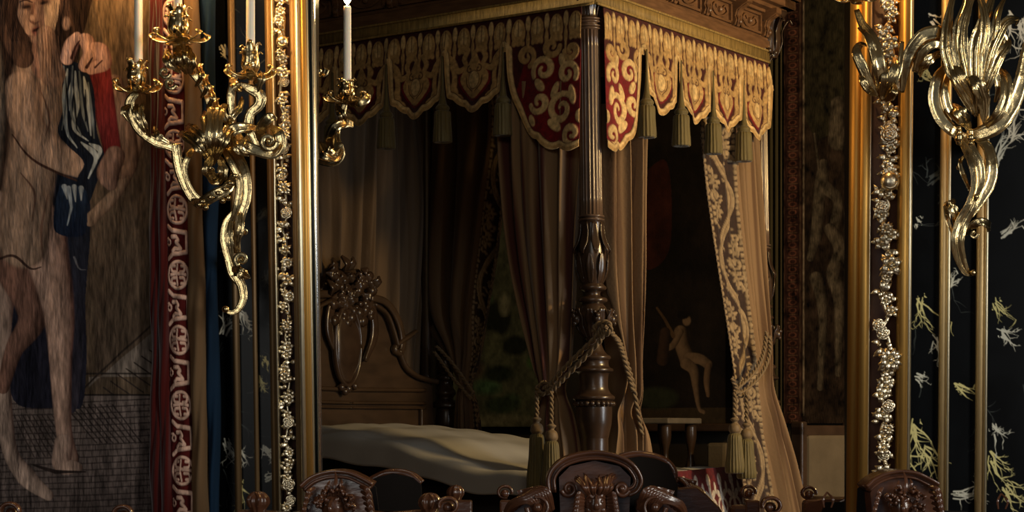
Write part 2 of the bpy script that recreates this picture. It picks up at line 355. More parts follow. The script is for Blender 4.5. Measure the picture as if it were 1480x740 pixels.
# ---- veined black marble facing, painted as stone with pale jagged veins
LEANL, LEANR = 0.0155, -0.0085
def vein(p, x, y, ang, length, wd, col, depth=0, r=random):
    pts = [(x, y)]; a = ang
    n = max(3, int(length/9))
    for i in range(n):
        a += r.uniform(-0.7, 0.7); a = a*0.7+ang*0.3
        x += math.cos(a)*length/n; y += math.sin(a)*length/n; pts.append((x, y))
        if depth < 2 and r.random() < 0.4: vein(p, x, y, a+r.choice((-1, 1))*r.uniform(0.5, 1.2), length*0.4, wd*0.6, col, depth+1, r)
    p.stroke(pts, [wd, wd*1.2, wd*0.4, wd*0.15], col)
gold_v, pale_v, grey_v = srgb(200, 190, 130), srgb(190, 188, 172), srgb(60, 64, 62)
def marble(name, x0, x1, clusters, seed):
    r = random.Random(seed); p = Paint(x0, -60, x1, 800, 1.5, srgb(5, 6, 7))
    p.noise(40, 60, 0.5, seed, 3)
    for _ in range(26): vein(p, r.uniform(x0, x1), r.uniform(-40, 780), r.uniform(0.8, 1.6) if r.random() < 0.6 else r.uniform(-1.4, -0.5), r.uniform(20, 70), 0.5, grey_v, 1, r)
    for (cx, cy, ang, ln, c) in clusters:
        for k in range(6):
            vein(p, cx+r.uniform(-5, 5), cy+r.uniform(-8, 8), ang+r.uniform(-0.45, 0.45), ln*r.uniform(0.5, 1.1), r.uniform(0.5, 1.3), c, 0, r)
        for k in range(2):
            a = ang+r.uniform(-0.4, 0.4); q = (cx+r.uniform(-8, 8), cy+r.uniform(-8, 8)); l = ln*r.uniform(0.10, 0.2)
            p.poly([q, (q[0]+math.cos(a)*l, q[1]+math.sin(a)*l), (q[0]+math.cos(a+0.6)*l*0.6, q[1]+math.sin(a+0.6)*l*0.6), (q[0]+1, q[1]-2)], c)
    xs = np.linspace(x0, x1, int((x1-x0)*1.2)); ys = np.linspace(-60, 800, 900); X, Y = np.meshgrid(xs, ys)
    C, _ = p.sample(X, Y); D = WY-0.012
    V = np.stack([(X-CX)/F*D, np.full(X.shape, D), CZ+(HY-Y)/F*D], -1)
    return struct(grid(name, V, C, M['marble']))
marble('wall_front_marble_panel', 1296, 1600, [(1330, 432, 1.1, 60, gold_v), (1322, 610, 1.2, 70, gold_v), (1335, 650, 1.0, 50, gold_v), (1352, 492, 1.3, 30, pale_v),
       (1384, 562, 0.7, 40, gold_v), (1380, 715, 0.3, 50, pale_v), (1440, 438, 0.9, 40, gold_v), (1446, 480, 1.0, 34, pale_v), (1434, 660, 1.1, 60, gold_v), (1452, 700, 1.0, 50, gold_v),
       (1440, 235, -1.1, 60, pale_v), (1462, 200, -1.0, 50, pale_v), (1346, 26, 0.8, 14, pale_v), (1336, 104, 0.9, 24, gold_v), (1343, 262, -0.6, 30, grey_v), (1450, 340, -0.6, 34, pale_v),
       (1326, 320, 1, 8, pale_v), (1478, 30, 1.6, 70, pale_v), (1462, 20, 1.3, 60, pale_v), (1372, 410, -0.9, 20, pale_v), (1436, 620, 1.0, 26, pale_v), (1325, 545, 0.4, 16, pale_v)], 3)
marble('wall_front_marble_panel', 286, 400, [(350, 455, 1.2, 26, pale_v), (326, 640, 1.2, 44, pale_v), (348, 655, 1.3, 22, pale_v), (372, 545, 1.0, 26, gold_v), (374, 315, -0.5, 16, grey_v),
       (322, 72, 1.0, 30, pale_v), (380, 650, 1.2, 24, pale_v), (322, 480, -1.2, 30, pale_v), (345, 700, 1.3, 40, gold_v), (386, 690, -0.5, 14, pale_v), (382, 520, 1.3, 14, gold_v), (385, 395, 1.3, 20, grey_v)], 5)

# ---- gilt strips (battens of the panelling)
def strip(mb, xa, xb, D, back, lean, y0=-330, y1=1100, rnd=True):
    """a moulding whose face spans pixel columns xa..xb, at depth D, with a half-round or flat face"""
    n = 8 if rnd else 1; rows = []
    for y in (y0, y1):
        o = lean*y; r = []
        a = P(xa+o, y, D); b = P(xb+o, y, D)
        r.append((a.x, back, a.z))
        for i in range(n+1):
            t = i/n; rise = math.sin(PI*t)*min(0.008, (b.x-a.x)*0.35) if rnd else 0
            r.append((a.x+(b.x-a.x)*t, D-rise, a.z))
        r.append((b.x, back, a.z)); rows.append(r)
    m = len(rows[0]); k = len(mb.v); mb.v.extend(rows[0]+rows[1])
    for i in range(m-1): mb.f.append((k+i, k+m+i, k+m+i+1, k+i+1))
    mb.f.append(tuple(range(k, k+m))); mb.f.append(tuple(range(k+m, k+2*m))[::-1])
tn = 1
for xa, xb, lean, edge in ((328.5, 337, LEANL, 0), (357.5, 364, LEANL, 0), (1364, 1375, LEANR, 1), (1417.5, 1430, LEANR, 1)):
    mb = MB(); strip(mb, xa, xb, WY-0.030, WY-0.012, lean, rnd=edge == 0)
    o = struct(mb.build('trim_%d' % tn, M['giltlight'] if edge else M['giltbrown'])); tn += 1
    if edge:
        mb = MB(); strip(mb, xb-2, xb+2, WY-0.036, WY-0.012, lean); struct(mb.build('trim_%d' % tn, M['giltpale'])); tn += 1

# ---- the gilt frame round the glass
frame = thing('mirror_frame', 'tall gilt frame with carved flower garlands on both uprights, around the view of the bed', 'frame', (0.1, WY, 0.35))
def fs(name, m, xa, xb, D, lean, rnd=True, back=WY):
    mb = MB(); strip(mb, xa, xb, D, back, lean, y0=-330, y1=900, rnd=rnd); return mb.build(name, m, frame)
fs('outer_moulding', M['giltbrown'], 382, 391.5, 3.650, LEANL)
fs('bead', M['giltpale'], 391, 394, 3.640, LEANL)
fs('garland_channel', M['channel'], 393.5, 420, 3.672, LEANL, False)
fs('brown_moulding', M['giltbrown'], 418, 426, 3.640, LEANL)
fs('polished_moulding', M['giltpale'], 425, 432.5, 3.625, LEANL)
fs('inner_moulding', M['gilt'], 432, 441, 3.632, LEANL)
fs('bead', M['giltpale'], 441, 443.6, 3.640, LEANL)
fs('rebate', M['darkline'], 443, 450, 3.668, LEANL, False)
fs('mirror_bevel', M['mirroredge'], 449.5, 452.3, 3.655, LEANL)
fs('inner_moulding', M['gilt'], 1235, 1247, 3.655, LEANR, False)
fs('inner_moulding', M['gilt'], 1247.5, 1259, 3.640, LEANR, False)
fs('bead', M['giltpale'], 1258.5, 1261, 3.650, LEANR)
fs('garland_channel', M['channel'], 1260, 1306, 3.672, LEANR, False)
fs('outer_moulding', M['gilt'], 1304, 1316, 3.640, LEANR, False)
fs('bead', M['giltpale'], 1314.5, 1321, 3.642, LEANR)
# rails above and below, outside the picture
mb = MB(); a, b = P(455, -330, 3.64), P(1240, -330, 3.64); box(mb, (a.x-0.11, 3.64, 2.50), (b.x+0.11, WY, 2.62)); mb.build('top_rail', M['gilt'], frame, bevel=0.01)
mb = MB(); box(mb, (a.x-0.11, 3.64, 0.70), (b.x+0.11, WY, 0.82)); mb.build('bottom_rail', M['gilt'], frame, bevel=0.01)

def flower(mb, c, r, n, tilt, petal=0.5, deep=0.35):
    for i in range(n):
        a = 2*PI*i/n+tilt; d = Vector((math.cos(a), 0, math.sin(a)))
        p0 = c+Vector((0, 0.002, 0)); p1 = c+d*r*0.55+Vector((0, -r*deep, 0)); p2 = c+d*r+Vector((0, -r*deep*0.35, 0))
        sweep(mb, [p0, p1, p2], [r*0.12, r*petal*0.75, r*petal*0.55, r*0.10], [r*0.10], M=7, n=8, ribs=1, amp=0.5)
    ball(mb, c+Vector((0, -r*0.3, 0)), r*0.24, 8, 6)
def rose(mb, c, r):
    ball(mb, c, r*0.7, 10, 7, (1, 0.8, 1))
    for k in range(3):
        for i in range(5):
            a = 2*PI*i/5+k*0.7; rr = r*(0.35+0.28*k)
            pts = [c+Vector((math.cos(a+t)*rr, -r*(0.75-0.28*k), math.sin(a+t)*rr)) for t in (-0.6, -0.2, 0.2, 0.6)]
            sweep(mb, pts, [r*0.08, r*0.17, r*0.17, r*0.08], [r*0.06], M=7, n=6)
def small_leaf(mb, c, a, L, wd):
    d = Vector((math.cos(a), 0, math.sin(a)))
    sweep(mb, [c, c+d*L*0.5+Vector((0, -L*0.25, 0)), c+d*L+Vector((0, 0.0, 0))], [wd*0.3, wd, wd*0.75, wd*0.1], [wd*0.28], M=9, n=8, ribs=2, amp=0.5)
def garland(name, x0, x1, lean, D, seed, feats):
    r = random.Random(seed); mb = MB(); px = D/F; half = (x1-x0)/2; y = -70
    core = []
    while y < 840:
        core.append(P((x0+x1)/2+lean*y+r.uniform(-half*0.3, half*0.3), y, D)); y += 16
    sweep(mb, core, [half*0.15*px], [half*0.15*px], M=len(core)*4, n=8)
    y = -68.0
    while y < 836:
        cx = (x0+x1)/2+lean*y+r.uniform(-half*0.38, half*0.38); c = P(cx, y, D-0.012); k = r.random()
        near = [f for f in feats if abs(f[1]-y) < f[2]*0.75]
        if near: y += 6; continue
        if k < 0.42: flower(mb, c, half*r.uniform(0.5, 0.72)*px, r.choice((5, 5, 6, 8)), r.uniform(0, 6))
        elif k < 0.50: rose(mb, c, half*0.5*px)
        elif k < 0.60:
            for _ in range(4): ball(mb, P(cx+r.uniform(-7, 7), y+r.uniform(-6, 6), D-0.010-r.uniform(0, 0.008)), r.uniform(1.8, 3.2)*px, 8, 6)
        else:
            for _ in range(3): small_leaf(mb, c, r.uniform(0, 2*PI), half*r.uniform(0.6, 1.0)*px, half*0.24*px)
        for s in (-1, 1):
            if r.random() < 0.75: small_leaf(mb, P(cx+s*half*0.25, y+r.uniform(-4, 4), D-0.006), (0 if s > 0 else PI)+r.uniform(-1.1, 1.1), half*r.uniform(0.5, 0.85)*px, half*0.2*px)
        y += r.uniform(10, 14)
    for (fx, fy, fr, kind) in feats:
        c = P(fx, fy, D-0.02)
        if kind == 'rose': rose(mb, c, fr*px)
        elif kind == 'fruit': ball(mb, c, fr*px, 14, 9, (1, 0.8, 1)); sweep(mb, spiral((fx, fy), fr*0.8, fr*0.2, 0, 1.2, D=D, dy=0.035), [1.4*px], M=30, n=6)
        else: flower(mb, c, fr*px, kind, 0.4, 0.42 if kind < 7 else 0.33)
        for a in (0.7, 2.2, 3.9, 5.5): small_leaf(mb, c+Vector((0, 0.006, 0)), a, fr*1.25*px, fr*0.3*px)
    return mb.build(name, M['carved'], frame)
garland('carved_garland', 393, 421, LEANL, 3.660, 4, [(408, 60, 9, 'fruit'), (405, 77, 8, 5), (412, 195, 8, 8), (410, 272, 11, 8), (414, 308, 8, 'rose'), (416, 405, 11, 5), (413, 360, 8, 5), (417, 610, 8, 'rose'), (414, 470, 9, 8), (411, 545, 9, 6), (417, 700, 9, 'rose')])
garland('carved_garland', 1265, 1303, LEANR, 3.660, 9, [(1284, 195, 12, 'rose'), (1286, 262, 14, 'fruit'), (1281, 330, 10, 8), (1287, 384, 17, 6), (1283, 400, 8, 5), (1270, 470, 9, 'rose'), (1286, 520, 18, 8), (1284, 587, 9, 'rose'), (1277, 648, 11, 5), (1289, 450, 10, 5), (1284, 620, 9, 8)])

# ------------------------------------------------------------------ left tapestry and its borders
skin_l, skin_d = srgb(152, 120, 94), srgb(52, 33, 25)
p = Paint(-80, -60, 232, 800, 1.6, srgb(84, 66, 47))
p.poly([(-80, -60), (150, -60), (120, 60), (60, 330), (-80, 360)], srgb(44, 28, 20))
p.poly([(120, -60), (232, -60), (232, 470), (140, 560), (128, 300), (150, 60)], srgb(104, 80, 52), col2=srgb(84, 66, 50))
p.poly([(-80, 300), (40, 320), (30, 560), (-80, 590)], srgb(74, 46, 32))
p.poly([(128, 560), (232, 470), (232, 545), (128, 545)], srgb(112, 97, 84))
for k in range(12): p.stroke([(150+k*11, 560-k*9), (185+k*11, 585-k*9)], 1.0, srgb(48, 38, 32))
p.stroke([(122, 560), (232, 458)], 1.4, srgb(50, 38, 30)); p.stroke([(120, 540), (232, 540)], 1.2, srgb(44, 35, 30)); p.stroke([(120, 571), (232, 571)], 1.5, srgb(34, 27, 24))
p.poly([(-80, 572), (232, 572), (232, 800), (-80, 800)], srgb(104, 88, 80), col2=srgb(84, 70, 66))
rr = random.Random(2)
for k in range(20):
    y = 580+k*9+rr.uniform(-1, 1); p.stroke([(-80, y+6), (40, y+2), (130, y), (232, y-5)], 0.9, srgb(56, 45, 42))
    for j in range(26): x = -80+j*12.5+(k % 2)*6; p.stroke([(x, y), (x+rr.uniform(-1, 1.5), y+8)], 0.6, srgb(62, 50, 46))
for k in range(9): p.stroke([(92+k*9, 585), (140+k*8, 640)], 1.0, srgb(50, 40, 37)); p.stroke([(20+k*7, 600), (50+k*8, 660)], 0.9, srgb(56, 44, 40))
p.noise(5, 26, 0.20, 3, 3)
# second figure, cut by the picture's edge
p.limb([(-18, 70), (-8, 160), (-20, 260)], [24, 20, 24], srgb(160, 138, 116), srgb(60, 46, 36))
p.limb([(-14, 300), (0, 470), (4, 570), (14, 650), (40, 690), (70, 716)], [30, 20, 13, 12, 15, 8], srgb(168, 138, 118), srgb(74, 50, 42))
# draperies behind
p.poly([(20, 430), (50, 400), (112, 385), (124, 470), (120, 580), (95, 588), (24, 584), (14, 520)], srgb(28, 27, 40), sm=40)
p.poly([(82, 250), (124, 262), (130, 330), (124, 420), (120, 500), (112, 585), (98, 585), (92, 470), (78, 380), (76, 300)], srgb(14, 26, 42), col2=srgb(48, 42, 52), sm=50)
for q in ([(104, 285), (106, 310), (100, 330)], [(108, 372), (114, 388), (124, 390)]): p.stroke(q, [1.4, 0.4], srgb(96, 94, 100), sm=12)
# staff
p.limb([(206, 190), (180, 262), (130, 318)], [8, 9, 10], srgb(150, 116, 86), srgb(70, 46, 32)); p.limb([(165, 120), (182, 180), (190, 236), (178, 250)], [14, 15, 11, 9], srgb(150, 112, 84), srgb(74, 44, 30))
# bent leg in shade, standing leg
p.limb([(10, 360), (48, 452), (20, 505), (4, 560)], [36, 24, 14, 10], srgb(120, 80, 62), srgb(58, 34, 26))
p.limb([(58, 330), (84, 440), (88, 520), (92, 620), (100, 664)], [40, 24, 17, 12, 14], srgb(176, 136, 112), srgb(80, 48, 38))
p.limb([(92, 640), (90, 670), (112, 676)], [14, 15, 8], srgb(176, 140, 118), srgb(84, 54, 44)); p.stroke([(50, 672), (80, 682), (124, 682)], [1.5, 3, 1], srgb(46, 34, 30))
# torso, hips
p.limb([(58, 110), (52, 200), (40, 290), (34, 350)], [42, 40, 40, 40], skin_l, skin_d, side=-0.15)
p.limb([(64, 60), (66, 96)], [18, 22], srgb(150, 104, 80), skin_d)
p.limb([(34, 128), (40, 180), (78, 222), (132, 246)], [27, 25, 24, 17], srgb(166, 130, 102), srgb(66, 40, 29), side=-0.2)
p.stroke([(18, 195), (44, 228), (84, 250), (124, 266)], [1.0, 2.0, 1.2], srgb(64, 38, 28), sm=24); p.stroke([(0, 374), (20, 370), (44, 388), (60, 386)], [1.8, 2.0, 0.8], srgb(62, 40, 31), sm=24)
for q in ([(58, 130), (72, 170), (66, 196)], [(30, 250), (50, 280), (46, 320)], [(70, 280), (60, 330), (62, 372)]): p.stroke(q, [0.6, 2.0, 0.6], srgb(96, 66, 50), sm=16)
# red sleeve and blue-white drape over the shoulder
p.limb([(143, 104), (152, 160), (162, 220)], [18, 17, 14], srgb(122, 18, 18), srgb(44, 6, 8), side=0.2)
p.poly([(86, 84), (120, 96), (136, 130), (140, 190), (152, 232), (140, 262), (124, 300), (112, 262), (122, 236), (100, 212), (84, 190), (92, 150)], srgb(16, 24, 38), sm=60)
for q in ([(98, 100), (94, 140), (98, 190), (112, 214)], [(110, 104), (112, 150), (108, 186), (128, 204)], [(122, 112), (128, 150), (132, 196)], [(130, 208), (144, 218), (134, 240)], [(104, 120), (102, 160)], [(118, 206), (138, 226), (128, 258)], [(96, 276), (112, 278)]):
    p.stroke(q, [1.0, 4.2, 2.2, 0.8], srgb(150, 158, 156), sm=20)
for q in ([(92, 96), (96, 150), (90, 188)], [(106, 96), (104, 160), (118, 196)], [(116, 104), (120, 160), (128, 190)], [(128, 120), (134, 170), (136, 200)]): p.stroke(q, [1.0, 2.0, 0.8], srgb(96, 106, 110), sm=16)
for q in ([(95, 110), (99, 160)], [(108, 130), (112, 188)], [(124, 130), (124, 176)]): p.stroke(q, [0.6, 1.6, 0.6], srgb(10, 14, 22), sm=10)
p.poly([(88, 268), (122, 272), (126, 300), (120, 340), (82, 336), (80, 300)], srgb(26, 44, 66), col2=srgb(10, 22, 44), sm=40); p.stroke([(100, 272), (104, 300), (98, 326)], [3, 2, 0.6], srgb(130, 140, 146))
for q in ([(94, 270), (98, 288)], [(108, 270), (110, 292)], [(118, 272), (118, 290)]): p.stroke(q, [3.5, 0.6], srgb(140, 146, 146))
p.limb([(166, 226), (156, 250), (160, 266)], [16, 18, 10], srgb(152, 112, 90), srgb(70, 42, 32))
# clasped hands and pale pink cloth by the face
p.limb([(98, 84), (104, 66), (112, 54)], [11, 12, 8], srgb(196, 152, 136), srgb(96, 52, 44)); p.limb([(124, 96), (132, 78), (126, 60), (118, 56)], [10, 12, 11, 6], srgb(196, 148, 128), srgb(96, 52, 44)); p.limb([(132, 100), (150, 92), (146, 74), (136, 68)], [9, 11, 12, 7], srgb(190, 140, 122), srgb(90, 48, 40))
p.stroke([(104, 84), (110, 68), (116, 60)], [2.4, 1], srgb(70, 36, 32)); p.stroke([(126, 98), (134, 84)], [2.4, 1], srgb(60, 30, 28)); p.stroke([(138, 98), (148, 88)], [1.5, 1], srgb(70, 36, 32))
# head turned up, with open mouth
p.limb([(20, -40), (16, 10), (22, 54), (34, 84)], [30, 22, 20, 16], srgb(88, 60, 44), srgb(34, 20, 15)); p.limb([(66, -40), (92, 0), (100, 30)], [26, 16, 10], srgb(80, 54, 40), srgb(30, 18, 14))
for k in range(9): p.stroke([(14+k*4, -20+k), (8+k*3, 20), (18+k*3, 60)], [0.8, 1.6, 0.6], srgb(54, 34, 25), sm=12)
p.poly([(28, -30), (74, -34), (84, 4), (80, 34), (70, 52), (58, 62), (46, 58), (36, 42), (29, 16)], srgb(142, 106, 84), col2=srgb(116, 80, 64), sm=60)
p.poly([(62, -30), (84, -10), (84, 20), (78, 44), (70, 70), (62, 66), (64, 30)], srgb(150, 120, 92), sm=40)
p.limb([(38, 0), (36, 22), (44, 44)], [9, 10, 8], srgb(160, 122, 98), srgb(132, 96, 76)); p.ell(53, 56, 8, 6, srgb(150, 110, 88), soft=8)
p.ell(40, 10, 9, 5, srgb(92, 60, 46), soft=8); p.ell(64, 2, 9, 5, srgb(88, 58, 44), soft=8)
p.ell(39, 11, 5, 2.2, srgb(40, 24, 20), rot=-0.25, soft=3); p.ell(63, 4, 5, 2.2, srgb(40, 24, 20), rot=-0.3, soft=3); p.stroke([(30, 4), (38, 1), (47, 4)], [0.8, 1.8, 0.8], srgb(66, 42, 32), sm=10); p.stroke([(55, -3), (64, -7), (73, -5)], [0.8, 1.8, 0.8], srgb(66, 42, 32), sm=10)
p.stroke([(50, 4), (47, 18), (44, 29), (50, 34), (56, 31)], [0.8, 2.2, 2.2, 1.8, 1], srgb(98, 64, 50), sm=24); p.ell(46, 26, 3, 4, srgb(170, 130, 106), soft=4)
p.ell(53, 44, 8, 5.2, srgb(112, 56, 48), rot=-0.35, soft=4); p.ell(53, 43, 6, 2.4, srgb(38, 16, 15), rot=-0.35, soft=2); p.ell(54, 49, 6, 2, srgb(136, 82, 70), rot=-0.35, soft=3)
p.ell(96, 34, 6, 9, srgb(156, 118, 96), soft=5); p.limb([(66, 50), (70, 84), (76, 108)], [14, 16, 20], srgb(146, 110, 86), srgb(104, 74, 56))
for k in range(7): p.stroke([(60+k*4, 40+k*2), (62+k*4, 76), (60+k*5, 112)], [0.5, 1.0, 0.4], srgb(92, 64, 48), sm=10)
g_ = p.c.mean(2, keepdims=True); p.c = (p.c*0.78+g_*0.22)*0.80; p.noise(4.5, 26, 0.34, 8, 3); p.noise(2.0, 12, 0.26, 9, 2); p.noise(60, 90, 0.12, 5, 2)
TD = 3.60
xs = np.linspace(-80, 222, 400); ys = np.linspace(-60, 800, 900); X, Y = np.meshgrid(xs, ys); C, _ = p.sample(X, Y)
def cloth_front(X, Y, D, rip=0.004): return np.stack([(X-CX)/F*D, D-rip*np.sin(X/17+Y/140)-0.3*rip*np.sin(X/5+Y/33), CZ+(HY-Y)/F*D], -1)
tap = thing('tapestry', 'large woven tapestry of a bare figure with blue drape and red sleeve, at the left', 'tapestry', tuple(P(100, 1100, TD+0.03)))
grid('picture_field', cloth_front(X, Y, TD), C, M['tapestry'], tap, thick=0.004)
def band(name, xa, xb, D, m, wav=1.4, bulge=0.012, rows=220, cols=14, colors=None, extra=None):
    ys = np.linspace(-90, 820, rows); t = np.linspace(0, 1, cols)
    A = xa[0]+xa[1]*ys+wav*np.sin(ys/47+xa[0])+0.6*wav*np.sin(ys/19); Bx = xb[0]+xb[1]*ys+wav*np.sin(ys/52+xb[0])
    X = A[:, None]*(1-t)+Bx[:, None]*t; Y = ys[:, None]+0*t
    V = np.stack([(X-CX)/F*D, D-bulge*np.sin(PI*t)[None, :]**0.7+0*Y-(0.003*np.sin(t*9+Y/31)), CZ+(HY-Y)/F*D], -1)
    C = None
    if colors is not None: C, h = colors.sample(np.broadcast_to(t[None, :], X.shape), Y/100.0); V[..., 1] -= h*0.003
    return grid(name, V, C, m, tap, thick=0.003)
band('red_selvedge', (217, 0.003), (228, 0.010), 3.585, M['velvet']); band('red_selvedge', (226, 0.010), (238, 0.018), 3.580, M['velvet'], wav=1.0, bulge=0.015)
# scrolled border: painted in (0..1, px/100)
bp = Paint(-0.05, -1.0, 1.05, 8.4, 90, srgb(70, 20, 18))
cr = srgb(196, 160, 140)
y = -0.72
while y < 8.3:
    cy = y
    bp.ell(0.52, cy, 0.46, 0.21, cr, 1, ring=0.035); bp.ell(0.52, cy, 0.39, 0.175, srgb(84, 28, 24), 0.3)
    bp.stroke([(0.2, cy), (0.5, cy-0.02), (0.86, cy)], 0.018, cr, 1); bp.stroke([(0.48, cy-0.15), (0.44, cy), (0.5, cy+0.15)], 0.018, cr, 1)
    for sx, sy in ((-1, -1), (1, -1), (-1, 1), (1, 1)): bp.stroke([(0.52+sx*0.08, cy+sy*0.04), (0.52+sx*0.26, cy+sy*0.05), (0.52+sx*0.28, cy+sy*0.12), (0.52+sx*0.14, cy+sy*0.13)], 0.018, cr, 1, sm=14)
    m = y+0.47
    bp.stroke([(0.10, m-0.24), (0.3, m-0.17), (0.90, m-0.14), (0.90, m+0.14), (0.3, m+0.17), (0.10, m+0.24)], 0.026, cr, 1)
    bp.stroke([(0.28, m-0.08), (0.46, m-0.08), (0.54, m-0.03), (0.44, m), (0.54, m+0.04), (0.66, m+0.10), (0.40, m+0.09), (0.30, m+0.13)], 0.024, cr, 1)
    bp.ell(0.14, m, 0.09, 0.05, cr, 1, ring=0.016); bp.stroke([(0.02, m-0.06), (0.12, m-0.06)], 0.012, cr, 1)
    y += 0.94
bp.noise(0.25, 0.08, 0.25, 4, 3)
band('scrolled_border', (233.5, 0.0215), (265, 0.0225), 3.578, M['tapestry'], wav=0.8, rows=1100, cols=54, colors=bp)
band('tan_lining', (265, 0.019), (288, 0.021), 3.574, M['tan'], wav=1.6, bulge=0.018)
band('blue_edging', (289, 0.016), (311, 0.010), 3.588, M['blue'], wav=2.0, bulge=0.022)
# ------------------------------------------------------------------ gilt-bronze wall lights
PX = 3.5/F
def S(mb, pts, wd, th=0.6, D=3.50, ribs=3, amp=0.6, **k):
    """a bronze scroll; pts (px, py, forward offset in m), wd half-width in px"""
    q = [P(a[0], a[1], D-(a[2] if len(a) > 2 else 0.0)) for a in pts]
    wd = np.atleast_1d(np.array(wd, float))*PX
    sweep(mb, q, wd, wd*th, M=max(14, len(pts)*8), n=18, ribs=ribs, amp=amp, **k)
def leaf(mb, pts, wd, D=3.50, lobes=4, **k):
    q = [P(a[0], a[1], D-(a[2] if len(a) > 2 else 0.0)) for a in pts]
    W = np.array([0.35, 0.85, 1.0, 0.8, 0.12])*wd*PX
    sweep(mb, q, W, W*0.30, M=26, n=18, ribs=4, amp=0.75, lobes=lobes, lobeamp=0.35, **k)
def volute(mb, c, r0, r1, a0, turns, wd, D=3.5, sgn=1, dy=0.02):
    sweep(mb, spiral(c, r0, r1, a0, turns, 18, D, dy, sgn), np.array([wd, wd*0.8, wd*0.5])*PX, np.array([wd, wd*0.8, wd*0.6])*PX*0.8, M=40, n=12, ribs=2, amp=0.3)
    ball(mb, P(c[0], c[1], D-0.01), max(r1, wd*0.9)*PX)
def cup_and_pan(parent, cx, cy, h, pan, r=11, seed=0, D=3.5):
    """leafy drip pan at (cx, cy) with a petalled nozzle of height h above it"""
    rn = random.Random(seed); mb = MB(); c = P(cx, cy, D)
    lathe(mb, (c.x, c.y, c.z), smooth_prof([(2*PX, c.z-6*PX), (r*0.5*PX, c.z-4*PX), (r*1.2*PX, c.z), (r*1.3*PX, c.z+3*PX), (r*0.7*PX, c.z+3*PX)]), 24)
    for i in range(7):
        a = 2*PI*i/7+0.35; d = Vector((math.cos(a), math.sin(a), 0)); L = pan*PX*rn.uniform(0.85, 1.05); up = Vector((0, 0, PX))
        sweep(mb, [c+d*r*0.4*PX+up*2, c+d*L*0.5+up*rn.uniform(-3, 1), c+d*L*0.85+up*2, c+d*L+up*rn.uniform(8, 12), c+d*L*0.86+up*13], np.array([5, 9, 8.5, 6, 2])*PX, np.array([2.2, 2.2, 1.8, 1.5, 0.8])*PX, face=(0, -0.5, 0.85), M=18, n=12, ribs=2, amp=0.4, lobes=2, lobeamp=0.2)
    mb.build('drip_pan', M['brass'], parent)
    mb = MB(); z0 = c.z+3*PX; H = h*PX
    lathe(mb, (c.x, c.y, z0), smooth_prof([(r*0.45*PX, z0), (r*0.35*PX, z0+H*0.12), (r*0.85*PX, z0+H*0.35), (r*0.8*PX, z0+H*0.6), (r*0.62*PX, z0+H*0.85)]), 20)
    for k in range(2):
        for i in range(5):
            a = 2*PI*(i+k*0.5)/5+0.5+seed; d = Vector((math.cos(a), math.sin(a), 0)); zt = H*(0.95-0.28*k)*rn.uniform(0.9, 1.1); R = r*PX*(1.0+0.08*k)
            q = [Vector((c.x, c.y, z0))+d*R*0.45, Vector((c.x, c.y, z0+zt*0.35))+d*R*1.0, Vector((c.x, c.y, z0+zt*0.8))+d*R*0.85, Vector((c.x, c.y, z0+zt))+d*R*1.2, Vector((c.x, c.y, z0+zt*0.93))+d*R*1.5]
            sweep(mb, q, np.array([0.25, 0.55, 0.5, 0.35, 0.12])*r*PX, np.array([0.2, 0.2, 0.16, 0.12, 0.08])*r*PX, face=tuple(d), M=16, n=10, ribs=1, amp=0.4)
    mb.build('candle_cup', M['brass'], parent)
    return z0+H*0.55
def candle(cx, D, zb, zt, rad, label, watts, group=None, vis=1.0):
    x = (cx-CX)/F*D; t = thing('candle', label, 'candle', (x, D, zb), group)
    mb = MB(); r = rad*PX
    lathe(mb, (x, D, zb), [(r, zb), (r*0.99, zb+0.02), (r*0.95, zt-0.012), (r*0.97, zt-0.004), (r*0.8, zt), (r*0.3, zt-0.003)], 20, mod=lambda th, z, q: q*(1+0.02*math.sin(3*th+z*60)))
    mb.build('wax', M['wax'], t)
    mb = MB(); tube(mb, [(x, D, zt-0.004), (x+0.0006, D, zt+0.004), (x+0.002, D, zt+0.009)], [0.0009, 0.0006], n=6); mb.build('wick', M['wick'], t)
    mb = MB(); lathe(mb, (x, D, zt), smooth_prof([(0.0012, zt+0.003), (0.0060, zt+0.009), (0.0075, zt+0.016), (0.0055, zt+0.026), (0.0022, zt+0.038), (0.0004, zt+0.048)]), 14); mb.build('flame', M['flame'], t)
    l = lamp('candle_light', (x, D, zt+0.028), watts, (1.0, 0.55, 0.18), 0.012)
    l.data.use_shadow = True; l.location = (x, D-0.0, zt+0.05); return t

# ---- left wall light
sc = thing('wall_sconce', 'gilt-bronze scrolled wall light with three candle arms, over the tapestry edge and left upright', 'wall light', tuple(P(335, 330, WY-0.03)))
SD = 3.50
zA = cup_and_pan(sc, 198, 130, 42, 36, 12, 1, SD); zB = cup_and_pan(sc, 258, 58, 48, 40, 13, 2, SD-0.03); zC = cup_and_pan(sc, 362, 110, 46, 38, 11, 3, SD)
mb = MB()   # arms
S(mb, [(196, 134), (187, 148), (190, 168), (203, 190), (226, 206), (250, 214), (262, 232)], [5, 7, 6.5, 6.5, 7, 6, 4]); leaf(mb, [(206, 150, 0.01), (203, 165, 0.02), (208, 182, 0.02), (218, 200, 0)], 7); leaf(mb, [(198, 150, 0.01), (196, 166, 0.025), (212, 196, 0.01)], 6)
leaf(mb, [(222, 182, 0), (228, 196, 0.02), (246, 208, 0.01)], 6); leaf(mb, [(190, 150), (178, 160, 0.02), (188, 178, 0.01)], 5)
mb.build('candle_arm', M['brass'], sc)
mb = MB()
S(mb, [(258, 62), (262, 80), (272, 96), (288, 118), (302, 146), (309, 180), (309, 226)], [9, 12, 7, 5, 6, 7, 8])
